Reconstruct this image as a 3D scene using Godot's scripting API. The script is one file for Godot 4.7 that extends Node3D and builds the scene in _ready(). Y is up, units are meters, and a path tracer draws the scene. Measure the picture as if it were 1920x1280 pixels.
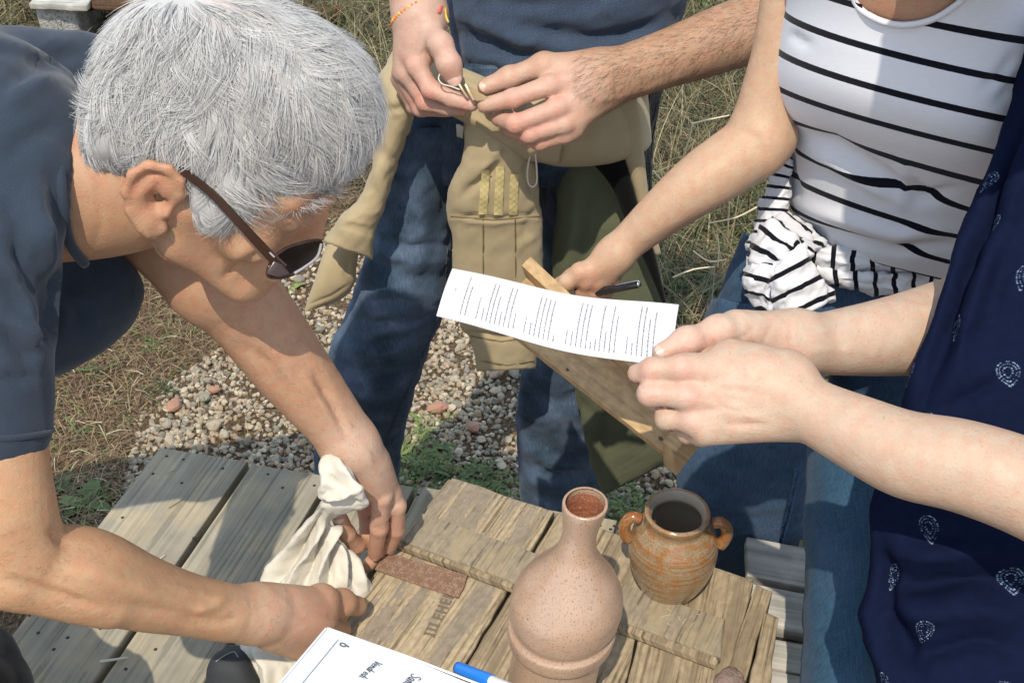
extends Node3D
const FL := 2200.0
const SP := 0.6156615
const CP := 0.7880108
const EYE := Vector3(0.0, 1.62, 0.0)
const TABLE_Y := 0.48
const CRATE_Y := 0.56

var taken := {}
var M := {}
var nearer := 1.0

# ---------- places ----------
# a point seen at (x, y) at a distance d in front of the camera; a negative d is a distance along the ground
func at(x: float, y: float, d: float) -> Vector3:
	var u := (x - 960.0) / FL
	var v := (y - 640.0) / FL
	if d < 0.0:
		d = -d / (CP - v * SP)
	else:
		d *= nearer
	return EYE + Vector3(u * d, -(v * CP + SP) * d, (v * SP - CP) * d)

func on(x: float, y: float, h: float) -> Vector3:
	var v := (y - 640.0) / FL
	return at(x, y, (EYE.y - h) / (SP + v * CP))

func seen(p: Vector3) -> Vector2:
	var q := p - EYE
	var d := -q.y * SP - q.z * CP
	return Vector2(960.0 + FL * q.x / d, 640.0 - FL * (q.y * CP - q.z * SP) / d)

# ---------- naming ----------
func numbered(called: String) -> String:
	if not taken.has(called):
		taken[called] = 0
		return called
	taken[called] += 1
	return "%s_%03d" % [called, taken[called]]

func tag(o: Node, label: String, category := "", group := "") -> Node:
	o.set_meta("label", label)
	if category: o.set_meta("category", category)
	if group: o.set_meta("group", group)
	return o

func thing(called: String, label: String, category: String, where := Vector3.ZERO, group := "") -> Node3D:
	var o := Node3D.new()
	o.name = numbered(called)
	add_child(o)
	o.position = where
	tag(o, label, category, group)
	return o

func put(called: String, mesh: Mesh, mat: Material, parent: Node3D = self, local := Vector3.ZERO) -> MeshInstance3D:
	var o := MeshInstance3D.new()
	o.mesh = mesh
	o.material_override = mat
	o.name = numbered(called) if parent == self else called
	parent.add_child(o, true)
	o.position = local
	return o

# ---------- a growing mesh ----------
class Buf:
	var v := PackedVector3Array()
	var n := PackedVector3Array()
	var uv := PackedVector2Array()
	var c := PackedColorArray()
	var i := PackedInt32Array()
	func add(p: Vector3, t := Vector2.ZERO, col := Color.WHITE) -> int:
		v.append(p); uv.append(t); c.append(col)
		return v.size() - 1
	func tri(a: int, b: int, d: int) -> void:
		i.append(a); i.append(b); i.append(d)
	func quad(a: int, b: int, d: int, e: int) -> void:
		i.append(a); i.append(b); i.append(d); i.append(a); i.append(d); i.append(e)
	func join(o: Buf) -> void:
		var f := v.size()
		v.append_array(o.v); uv.append_array(o.uv); c.append_array(o.c)
		if o.n.size() == o.v.size(): n.append_array(o.n)
		for k in o.i: i.append(k + f)
	func normals() -> void:
		n.resize(v.size())
		n.fill(Vector3.ZERO)
		for k in range(0, i.size(), 3):
			var a := i[k]
			var b := i[k + 1]
			var d := i[k + 2]
			var f := (v[d] - v[a]).cross(v[b] - v[a])
			n[a] += f; n[b] += f; n[d] += f
		for k in n.size(): n[k] = n[k].normalized()
	# closed shapes: turn every face outwards
	func outward() -> void:
		var c := v[0]
		var vol := 0.0
		for k in range(0, i.size(), 3):
			var p := v[i[k]] - c
			vol += p.dot((v[i[k + 2]] - c).cross(v[i[k + 1]] - c))
		if vol < 0.0:
			for k in range(0, i.size(), 3):
				var s := i[k + 1]
				i[k + 1] = i[k + 2]
				i[k + 2] = s
	func move(by: Vector3) -> void:
		for k in v.size(): v[k] += by
	func made(smooth := true) -> ArrayMesh:
		if smooth and n.size() != v.size(): normals()
		var a := []
		a.resize(Mesh.ARRAY_MAX)
		if not smooth:
			var w := Buf.new()
			for k in range(0, i.size(), 3):
				var f := (v[i[k + 2]] - v[i[k]]).cross(v[i[k + 1]] - v[i[k]]).normalized()
				for j in 3:
					w.add(v[i[k + j]], uv[i[k + j]], c[i[k + j]]); w.n.append(f); w.i.append(k + j)
			return w.made()
		a[Mesh.ARRAY_VERTEX] = v
		a[Mesh.ARRAY_NORMAL] = n
		a[Mesh.ARRAY_TEX_UV] = uv
		a[Mesh.ARRAY_COLOR] = c
		a[Mesh.ARRAY_INDEX] = i
		var m := ArrayMesh.new()
		m.add_surface_from_arrays(Mesh.PRIMITIVE_TRIANGLES, a)
		return m

# ---------- distance fields meshed as surface nets ----------
class Field:
	var o: Vector3
	var s: float
	var nx: int
	var ny: int
	var nz: int
	var d := PackedFloat32Array()
	func _init(lo: Vector3, hi: Vector3, cell: float) -> void:
		o = lo; s = cell
		nx = int((hi.x - lo.x) / cell) + 2
		ny = int((hi.y - lo.y) / cell) + 2
		nz = int((hi.z - lo.z) / cell) + 2
		d.resize(nx * ny * nz)
		d.fill(1.0)
	func _box(lo: Vector3, hi: Vector3) -> Array:
		return [clampi(int((lo.x - o.x) / s), 0, nx), clampi(int((hi.x - o.x) / s) + 2, 0, nx), clampi(int((lo.y - o.y) / s), 0, ny), clampi(int((hi.y - o.y) / s) + 2, 0, ny), clampi(int((lo.z - o.z) / s), 0, nz), clampi(int((hi.z - o.z) / s) + 2, 0, nz)]
	func cone(a: Vector3, b: Vector3, ra: float, rb: float, k := 0.006, carve := false) -> void:
		var m := Vector3.ONE * (maxf(ra, rb) + k + s * 2.0)
		var r := _box(a.min(b) - m, a.max(b) + m)
		var ba := b - a
		var inv := 1.0 / maxf(ba.length_squared(), 1e-9)
		var rd := rb - ra
		var x0: int = r[0]
		var x1: int = r[1]
		var q4 := 0.25 / k
		for z in range(r[4], r[5]):
			for y in range(r[2], r[3]):
				var p := Vector3(o.x + x0 * s, o.y + y * s, o.z + z * s) - a
				var g := (z * ny + y) * nx + x0
				for x in range(x0, x1):
					var t := clampf(p.dot(ba) * inv, 0.0, 1.0)
					var q := (p - ba * t).length() - ra - rd * t
					var e := d[g]
					if carve:
						var h := k - absf(q + e)
						e = maxf(-q, e)
						if h > 0.0: e += h * h * q4
						d[g] = e
					else:
						var h := k - absf(q - e)
						if h > 0.0: d[g] = minf(q, e) - h * h * q4
						elif q < e: d[g] = q
					p.x += s
					g += 1
	func ball(c: Vector3, f: Basis, rad: Vector3, k := 0.006, carve := false) -> void:
		var m := Vector3.ONE * (maxf(rad.x, maxf(rad.y, rad.z)) + k + s * 2.0)
		var r := _box(c - m, c + m)
		var ir := Vector3.ONE / rad
		var q4 := 0.25 / k
		var ft := f.transposed()
		for z in range(r[4], r[5]):
			for y in range(r[2], r[3]):
				var g: int = (z * ny + y) * nx + r[0]
				var p := ft * (Vector3(o.x + r[0] * s, o.y + y * s, o.z + z * s) - c)
				var st := ft * Vector3(s, 0, 0)
				for x in range(r[0], r[1]):
					var l := p * ir
					var k0 := l.length()
					var q := k0 * (k0 - 1.0) / maxf((l * ir).length(), 1e-6)
					var e := d[g]
					if carve:
						var h := k - absf(q + e)
						e = maxf(-q, e)
						if h > 0.0: e += h * h * q4
						d[g] = e
					else:
						var h := k - absf(q - e)
						if h > 0.0: d[g] = minf(q, e) - h * h * q4
						elif q < e: d[g] = q
					p += st
					g += 1
	func nets(col := Color.WHITE) -> Buf:
		var b := Buf.new()
		var id := PackedInt32Array()
		id.resize(d.size())
		id.fill(-1)
		var sy := nx
		var sz := nx * ny
		var off := [0, 1, sy, sy + 1, sz, sz + 1, sz + sy, sz + sy + 1]
		var edges := [[0, 1], [2, 3], [4, 5], [6, 7], [0, 2], [1, 3], [4, 6], [5, 7], [0, 4], [1, 5], [2, 6], [3, 7]]
		var far := s * 3.6
		var cells := PackedInt32Array()
		for z in nz - 1:
			for y in ny - 1:
				var g := z * sz + y * sy
				for x in nx - 1:
					var e := d[g]
					if e < far and e > -far:
						var neg := 0
						for k in 8:
							if d[g + off[k]] < 0.0: neg += 1
						if neg > 0 and neg < 8:
							var sum := Vector3.ZERO
							var cnt := 0
							for ed in edges:
								var a := d[g + off[ed[0]]]
								var c := d[g + off[ed[1]]]
								if (a < 0.0) != (c < 0.0):
									var t := a / (a - c)
									var ka: int = ed[0]
									var kc: int = ed[1]
									var pa := Vector3(ka & 1, (ka >> 1) & 1, ka >> 2)
									var pc := Vector3(kc & 1, (kc >> 1) & 1, kc >> 2)
									sum += pa.lerp(pc, t)
									cnt += 1
							id[g] = b.add(o + (Vector3(x, y, z) + sum / cnt) * s, Vector2.ZERO, col)
							cells.append(g)
					g += 1
		for g in cells:
			var e := d[g] < 0.0
			for ax in 3:
				var st: int = [1, sy, sz][ax]
				var u: int = [sy, sz, 1][ax]
				var w: int = [sz, 1, sy][ax]
				if g + st >= d.size() or g - u - w < 0: continue
				if e != (d[g + st] < 0.0):
					var p := id[g]
					var q := id[g - u]
					var r := id[g - u - w]
					var t := id[g - w]
					if p < 0 or q < 0 or r < 0 or t < 0: continue
					if e: b.quad(p, t, r, q)
					else: b.quad(p, q, r, t)
		return b

# a limb through [x, y, d, radius in pixels]
func limb(f: Field, pts: Array, k := 0.012) -> void:
	var m := pts.size()
	var p: Array[Vector3] = []
	var r := PackedFloat32Array()
	for q in pts:
		p.append(at(q[0], q[1], q[2]))
		r.append(q[3] * q[2] * nearer / FL)
	var lp := p[0]
	var lr := r[0]
	for j in m - 1:
		var j0 := maxi(j - 1, 0)
		var j3 := mini(j + 2, m - 1)
		for s in 4:
			var w := (s + 1) / 4.0
			var c := p[j].cubic_interpolate(p[j + 1], p[j0], p[j3], w)
			var cr := cubic_interpolate(r[j], r[j + 1], r[j0], r[j3], w)
			f.cone(lp, c, lr, cr, k if j == 0 and s == 0 else 0.004)
			lp = c
			lr = cr

# a finger through [x, y, d], radii in metres from root to tip
func finger(f: Field, pts: Array, r0: float, r1: float, k := 0.0035) -> void:
	var m := pts.size() - 1
	for j in m:
		var ra := lerpf(r0, r1, float(j) / m)
		var rb := lerpf(r0, r1, float(j + 1) / m)
		var pa := at(pts[j][0], pts[j][1], pts[j][2])
		var pb := at(pts[j + 1][0], pts[j + 1][1], pts[j + 1][2])
		f.cone(pa, pb, ra, rb, k)
		if j > 0: f.cone(pa, pa.lerp(pb, 0.05), ra * 1.07, ra * 1.05, k)

func veins(f: Field, lines: Array, r := 0.0016) -> void:
	for l in lines:
		for j in l.size() - 1:
			f.cone(at(l[j][0], l[j][1], l[j][2]), at(l[j + 1][0], l[j + 1][1], l[j + 1][2]), r, r, 0.004)

# ---------- lofts: rings between a left and a right edge ----------
# sec: [xl, yl, xr, yr, d, half thickness, (depth of the right edge minus d)]
func loft(secs: Array, per := 6, seg := 40, power := 2.0, lip := 0.0) -> Buf:
	var b := Buf.new()
	var L: Array[Vector3] = []
	var R: Array[Vector3] = []
	var T := PackedFloat32Array()
	for q in secs:
		var dd: float = q[6] if q.size() > 6 else 0.0
		L.append(at(q[0], q[1], q[4] - dd))
		R.append(at(q[2], q[3], q[4] + dd))
		T.append(q[5])
	var m := secs.size()
	var rows := (m - 1) * per + 1
	var along := 0.0
	var prev := Vector3.ZERO
	for r in rows:
		var j := mini(r / per, m - 2)
		var t := float(r - j * per) / per
		var j0 := maxi(j - 1, 0)
		var j3 := mini(j + 2, m - 1)
		var l := L[j].cubic_interpolate(L[j + 1], L[j0], L[j3], t)
		var g := R[j].cubic_interpolate(R[j + 1], R[j0], R[j3], t)
		var th := cubic_interpolate(T[j], T[j + 1], T[j0], T[j3], t)
		var c := (l + g) * 0.5
		var a := (g - l) * 0.5
		if r > 0: along += c.distance_to(prev)
		prev = c
		var back := (c - EYE).normalized()
		back = (back - a * (back.dot(a) / a.length_squared())).normalized()
		var girth := TAU * (a.length() + th) * 0.5
		for k in seg + 1:
			var w := TAU * k / seg
			var cs := cos(w)
			var sn := sin(w)
			if power != 2.0:
				cs = signf(cs) * pow(absf(cs), 2.0 / power)
				sn = signf(sn) * pow(absf(sn), 2.0 / power)
			b.add(c + a * cs - back * (th * sn), Vector2(girth * k / seg, along))
	for r in rows - 1:
		for k in seg:
			var p := r * (seg + 1) + k
			b.quad(p, p + 1, p + seg + 2, p + seg + 1)
	# closed ends, sunk a little when lip > 0 as a hem is
	for e in 2:
		var r0 := 0 if e == 0 else rows - 1
		var c := Vector3.ZERO
		for k in seg: c += b.v[r0 * (seg + 1) + k]
		c /= seg
		var inn := Vector3.ZERO
		var r1 := 1 if e == 0 else rows - 2
		for k in seg: inn += b.v[r1 * (seg + 1) + k]
		inn = (inn / seg - c).normalized()
		var last := []
		for k in seg + 1: last.append(r0 * (seg + 1) + k)
		if lip > 0.0:
			for st in [[0.004, 0.0], [0.006, lip]]:
				var nxt := []
				for k in seg + 1:
					var p := b.v[r0 * (seg + 1) + k]
					nxt.append(b.add(p + (c - p).normalized() * st[0] + inn * st[1], b.uv[last[k]]))
				for k in seg:
					if e == 0: b.quad(last[k], nxt[k], nxt[k + 1], last[k + 1])
					else: b.quad(last[k], last[k + 1], nxt[k + 1], nxt[k])
				last = nxt
		var cc := b.add(c + inn * lip, b.uv[r0 * (seg + 1)])
		for k in seg:
			if e == 0: b.tri(last[k], cc, last[k + 1])
			else: b.tri(last[k], last[k + 1], cc)
	b.outward()
	return b

# seams share a column: average their normals after normals()
func weld(b: Buf, seg: int, rows: int) -> void:
	b.normals()
	for r in rows:
		var p := r * (seg + 1)
		var m := (b.n[p] + b.n[p + seg]).normalized()
		b.n[p] = m; b.n[p + seg] = m

# folds: each is [[x, y, x, y, ...], width px, height m]; a ridge or (negative) groove on the side towards the photographer
func folds(b: Buf, list: Array, all_round := false) -> Buf:
	b.normals()
	var scr := PackedVector2Array()
	scr.resize(b.v.size())
	for k in b.v.size(): scr[k] = seen(b.v[k])
	var sh := PackedFloat32Array()
	sh.resize(b.v.size())
	for q in list:
		var l: Array = q[0]
		var w: float = q[1]
		var lo := Vector2(1e9, 1e9)
		var hi := -lo
		var total := 0.0
		for j in range(0, l.size(), 2):
			lo = lo.min(Vector2(l[j], l[j + 1]))
			hi = hi.max(Vector2(l[j], l[j + 1]))
			if j > 0: total += Vector2(l[j], l[j + 1]).distance_to(Vector2(l[j - 2], l[j - 1]))
		lo -= Vector2.ONE * w * 2.5
		hi += Vector2.ONE * w * 2.5
		for k in scr.size():
			var p := scr[k]
			if p.x < lo.x or p.y < lo.y or p.x > hi.x or p.y > hi.y: continue
			if not all_round and b.n[k].dot(EYE - b.v[k]) < 0.0: continue
			var best := 1e9
			var run := 0.0
			var pos := 0.0
			for j in range(0, l.size() - 2, 2):
				var a := Vector2(l[j], l[j + 1])
				var e := Vector2(l[j + 2], l[j + 3]) - a
				var t := clampf((p - a).dot(e) / e.length_squared(), 0.0, 1.0)
				var ds := p.distance_to(a + e * t)
				if ds < best:
					best = ds
					pos = run + t * e.length()
				run += e.length()
			var fade := clampf(minf(pos, total - pos) / maxf(total * 0.3, 1.0) + 0.15, 0.0, 1.0)
			sh[k] += q[2] * fade * exp(-best * best / (w * w))
	for k in b.v.size(): b.v[k] += b.n[k] * sh[k]
	b.n.clear()
	return b

# broad unevenness from noise, in metres; squash stretches it along an axis
func rumple(b: Buf, amp: float, size: float, sd: int, squash := Vector3.ONE) -> Buf:
	if b.n.size() != b.v.size(): b.normals()
	var f := FastNoiseLite.new()
	f.seed = sd
	f.noise_type = FastNoiseLite.TYPE_SIMPLEX
	f.frequency = 1.0 / size
	f.fractal_octaves = 3
	for k in b.v.size():
		var p := b.v[k] * squash
		b.v[k] += b.n[k] * amp * f.get_noise_3dv(p)
	b.n.clear()
	return b

# skin colour: even tone, mottling, redder spots [x, y, radius px, strength]
func skin_tint(b: Buf, base: Color, red: Color, spots: Array, sd: int, pale: Array = []) -> Buf:
	var f := FastNoiseLite.new()
	f.seed = sd
	f.frequency = 55.0
	f.fractal_octaves = 3
	var f2 := FastNoiseLite.new()
	f2.seed = sd + 7
	f2.frequency = 260.0
	for k in b.v.size():
		var p := b.v[k]
		var c := base * (1.0 + 0.10 * f.get_noise_3dv(p) + 0.05 * f2.get_noise_3dv(p))
		var r := 0.07 * maxf(f.get_noise_3dv(p * 0.7 + Vector3(9, 2, 1)), 0.0)
		if spots.size():
			var q := seen(p)
			for t in spots:
				var e = q.distance_squared_to(Vector2(t[0], t[1])) / (t[2] * t[2])
				if e < 4.0: r += t[3] * exp(-e)
			for t in pale:
				var e = q.distance_squared_to(Vector2(t[0], t[1])) / (t[2] * t[2])
				if e < 4.0: c = c.lerp(t[3], exp(-e))
		c = c.lerp(red, clampf(r, 0.0, 0.8))
		c.a = 1.0
		b.c[k] = c
	return b

# ---------- other shapes ----------
func tube(pts: Array, r: float, seg := 8, r1 := -1.0, closed_ends := true) -> Buf:
	var b := Buf.new()
	var m := pts.size()
	var up := Vector3.UP
	var along := 0.0
	for j in m:
		var t: Vector3 = (pts[mini(j + 1, m - 1)] - pts[maxi(j - 1, 0)]).normalized()
		if absf(t.dot(up)) > 0.95: up = Vector3.RIGHT if absf(t.x) < 0.9 else Vector3.BACK
		var s := t.cross(up).normalized()
		up = s.cross(t).normalized()
		if j > 0: along += pts[j].distance_to(pts[j - 1])
		var rr := r if r1 < 0.0 else lerpf(r, r1, float(j) / (m - 1))
		for k in seg + 1:
			var w := TAU * k / seg
			b.add(pts[j] + (s * cos(w) + up * sin(w)) * rr, Vector2(float(k) / seg, along))
	for j in m - 1:
		for k in seg:
			var p := j * (seg + 1) + k
			b.quad(p, p + seg + 1, p + seg + 2, p + 1)
	if closed_ends:
		for e in 2:
			var j := 0 if e == 0 else m - 1
			var c := b.add(pts[j])
			for k in seg:
				var p := j * (seg + 1) + k
				if e == 0: b.tri(c, p, p + 1)
				else: b.tri(c, p + 1, p)
		b.outward()
	return b

func smooth_path(pts: Array, per := 6) -> Array:
	var o := []
	var m := pts.size()
	for j in m - 1:
		for k in per:
			o.append(pts[j].cubic_interpolate(pts[j + 1], pts[maxi(j - 1, 0)], pts[mini(j + 2, m - 1)], float(k) / per))
	o.append(pts[m - 1])
	return o

# profile of [radius, height] turned about y
func lathe(prof: Array, seg := 56) -> Buf:
	var b := Buf.new()
	var run := 0.0
	for j in prof.size():
		if j > 0: run += Vector2(prof[j][0], prof[j][1]).distance_to(Vector2(prof[j - 1][0], prof[j - 1][1]))
		for k in seg + 1:
			var w := TAU * k / seg
			b.add(Vector3(cos(w) * prof[j][0], prof[j][1], sin(w) * prof[j][0]), Vector2(float(k) / seg, run))
	for j in prof.size() - 1:
		for k in seg:
			var p := j * (seg + 1) + k
			b.quad(p, p + 1, p + seg + 2, p + seg + 1)
	return b

func smooth_prof(p: Array, per := 5) -> Array:
	var o := []
	var m := p.size()
	for j in m - 1:
		for k in per:
			var t := float(k) / per
			var a := p[maxi(j - 1, 0)] as Array
			var d := p[mini(j + 2, m - 1)] as Array
			o.append([cubic_interpolate(p[j][0], p[j + 1][0], a[0], d[0], t), cubic_interpolate(p[j][1], p[j + 1][1], a[1], d[1], t)])
	o.append(p[m - 1])
	return o

# a worn board: four top corners (in order round), thickness, wavy and rounded edges; uv.y runs along the first edge in metres
func board(q: Array, thick: float, sd: int, wear := 0.0012, round_by := 0.003) -> Buf:
	var rng := RandomNumberGenerator.new()
	rng.seed = sd
	var b := Buf.new()
	var up: Vector3 = (q[1] - q[0]).cross(q[3] - q[0]).normalized()
	if up.y < 0.0: up = -up
	var centre: Vector3 = (q[0] + q[1] + q[2] + q[3]) * 0.25
	var ax: Vector3 = (q[1] - q[0]).normalized()
	var ay := ax.cross(up).normalized()
	var rim: Array[Vector3] = []
	for e in 4:
		var a: Vector3 = q[e]
		var c: Vector3 = q[(e + 1) % 4]
		var steps := clampi(int(a.distance_to(c) / 0.018), 2, 24)
		for k in steps:
			var p := a.lerp(c, float(k) / steps)
			p += (centre - p).normalized() * rng.randf_range(-wear, wear)
			rim.append(p)
	var m := rim.size()
	var rings := []
	var lev := [[round_by, 0.0], [round_by * 0.3, -round_by * 0.35], [0.0, -round_by], [0.0, -thick + round_by], [round_by, -thick]]
	var off := Vector2(rng.randf() * 3.0, rng.randf() * 3.0)
	for l in lev:
		var ring := PackedInt32Array()
		for p in rim:
			var g: Vector3 = p + (centre - p).normalized() * l[0] * (0.7 + 0.6 * rng.randf()) + up * l[1]
			var h: Vector3 = g - centre
			ring.append(b.add(g, Vector2(h.dot(ay) - l[1] * 0.5, h.dot(ax)) + off))
		rings.append(ring)
	var flip: bool = (q[1] - q[0]).cross(q[3] - q[0]).y > 0.0
	for j in lev.size() - 1:
		for k in m:
			var k2 := (k + 1) % m
			if flip: b.quad(rings[j][k], rings[j + 1][k], rings[j + 1][k2], rings[j][k2])
			else: b.quad(rings[j][k], rings[j][k2], rings[j + 1][k2], rings[j + 1][k])
	for e in 2:
		var ring: PackedInt32Array = rings[0] if e == 0 else rings[lev.size() - 1]
		var c := b.add(centre - (up * thick if e == 1 else Vector3.ZERO), off)
		for k in m:
			var k2 := (k + 1) % m
			if (e == 0) == flip: b.tri(c, ring[k], ring[k2])
			else: b.tri(c, ring[k2], ring[k])
	b.outward()
	return b

func sphere_bits(sd: int, rough: float, squash: Vector3, rings := 5, seg := 8) -> Buf:
	var f := FastNoiseLite.new()
	f.seed = sd
	f.frequency = 0.9
	var b := Buf.new()
	for j in rings + 1:
		var t := PI * j / rings
		for k in seg:
			var w := TAU * k / seg
			var p := Vector3(sin(t) * cos(w), cos(t), sin(t) * sin(w))
			p *= 1.0 + rough * f.get_noise_3dv(p * 1.7)
			b.add(p * squash, Vector2(float(k) / seg, float(j) / rings))
	for j in rings:
		for k in seg:
			var p := j * seg + k
			var q := j * seg + (k + 1) % seg
			b.quad(p, q, q + seg, p + seg)
	b.outward()
	return b

func scatter(called: String, mesh: Mesh, mat: Material, where: Array, cols: PackedColorArray, parent: Node3D = self) -> MultiMeshInstance3D:
	var mm := MultiMesh.new()
	mm.transform_format = MultiMesh.TRANSFORM_3D
	mm.use_colors = cols.size() > 0
	mm.mesh = mesh
	mm.instance_count = where.size()
	for k in where.size():
		mm.set_instance_transform(k, where[k])
		if cols.size(): mm.set_instance_color(k, cols[k])
	var o := MultiMeshInstance3D.new()
	o.multimesh = mm
	o.material_override = mat
	o.name = numbered(called) if parent == self else called
	parent.add_child(o, true)
	o.set_meta("kind", "stuff")
	return o

# ---------- materials ----------
func lin(r: float, g: float, b: float) -> Color:
	return Color(r, g, b).linear_to_srgb()

func noise_image(w: int, h: int, freq: float, sd: int, kind := FastNoiseLite.TYPE_SIMPLEX_SMOOTH, oct := 4, seamless := true) -> Image:
	var f := FastNoiseLite.new()
	f.noise_type = kind
	f.seed = sd
	f.frequency = freq
	f.fractal_octaves = oct
	var im := f.get_seamless_image(w, h) if seamless else f.get_image(w, h)
	im.convert(Image.FORMAT_L8)
	return im

func tex(im: Image) -> ImageTexture:
	return ImageTexture.create_from_image(im)

func plain(c: Color, rough := 0.8, bump: Texture2D = null, bump_cm := 0.1, scale := 20.0) -> StandardMaterial3D:
	var m := StandardMaterial3D.new()
	m.albedo_color = c
	m.roughness = rough
	if bump:
		m.heightmap_enabled = true
		m.heightmap_texture = bump
		m.heightmap_scale = bump_cm
		m.uv1_triplanar = true
		m.uv1_scale = Vector3.ONE * scale
	return m

# an image from three grey layers and a colour function run once per pixel
func paint(w: int, h: int, layers: Array, how: Callable) -> Image:
	var data := PackedByteArray()
	data.resize(w * h * 3)
	var l0: PackedByteArray = layers[0].get_data()
	var l1: PackedByteArray = layers[1].get_data()
	var l2: PackedByteArray = layers[2].get_data()
	for k in w * h:
		var c: Color = how.call(l0[k] / 255.0, l1[k] / 255.0, l2[k] / 255.0)
		data[k * 3] = int(clampf(c.r, 0.0, 1.0) * 255.0)
		data[k * 3 + 1] = int(clampf(c.g, 0.0, 1.0) * 255.0)
		data[k * 3 + 2] = int(clampf(c.b, 0.0, 1.0) * 255.0)
	return Image.create_from_data(w, h, false, Image.FORMAT_RGB8, data)

func stretched(w: int, h: int, by: int, freq: float, sd: int, oct := 4) -> Image:
	var im := noise_image(w, maxi(h / by, 8), freq, sd, FastNoiseLite.TYPE_SIMPLEX_SMOOTH, oct)
	im.resize(w, h, Image.INTERPOLATE_CUBIC)
	return im
func _ready() -> void:
	# camera
	var cam := Camera3D.new()
	cam.name = "camera"
	cam.fov = rad_to_deg(2.0 * atan(640.0 / FL))
	cam.near = 0.05
	cam.far = 600.0
	add_child(cam)
	cam.position = EYE
	cam.rotation = Vector3(-deg_to_rad(38.0), 0, 0)
	cam.current = true
	# sky and exposure
	var env := Environment.new()
	env.background_mode = Environment.BG_SKY
	var sky := Sky.new()
	var sm := ProceduralSkyMaterial.new()
	sm.sky_top_color = Color(0.66, 0.73, 0.82)
	sm.sky_horizon_color = Color(0.93, 0.925, 0.91)
	sm.sky_curve = 0.14
	sm.ground_bottom_color = Color(0.30, 0.27, 0.2)
	sm.ground_horizon_color = Color(0.6, 0.6, 0.55)
	sm.energy_multiplier = 1.75
	sky.sky_material = sm
	env.sky = sky
	env.tonemap_mode = Environment.TONE_MAPPER_LINEAR
	env.tonemap_exposure = 1.2
	env.sdfgi_enabled = true
	env.ssao_enabled = true
	env.ssil_enabled = true
	var we := WorldEnvironment.new()
	we.name = "world_environment"
	we.environment = env
	add_child(we)
	# the sun, high behind the photographer
	var sun := DirectionalLight3D.new()
	sun.name = "sun"
	sun.light_color = Color(1.0, 0.955, 0.88)
	sun.light_energy = 1.08
	sun.light_angular_distance = 0.53
	sun.shadow_enabled = true
	add_child(sun)
	sun.look_at_from_position(Vector3.ZERO, Vector3(0.115, -0.842, -0.527))
	materials()
	ground()
	background()
	table()
	crate()
	pottery()
	small_things()
	bent_man()
	key_man()
	striped_woman()
	paisley_woman()

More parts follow.
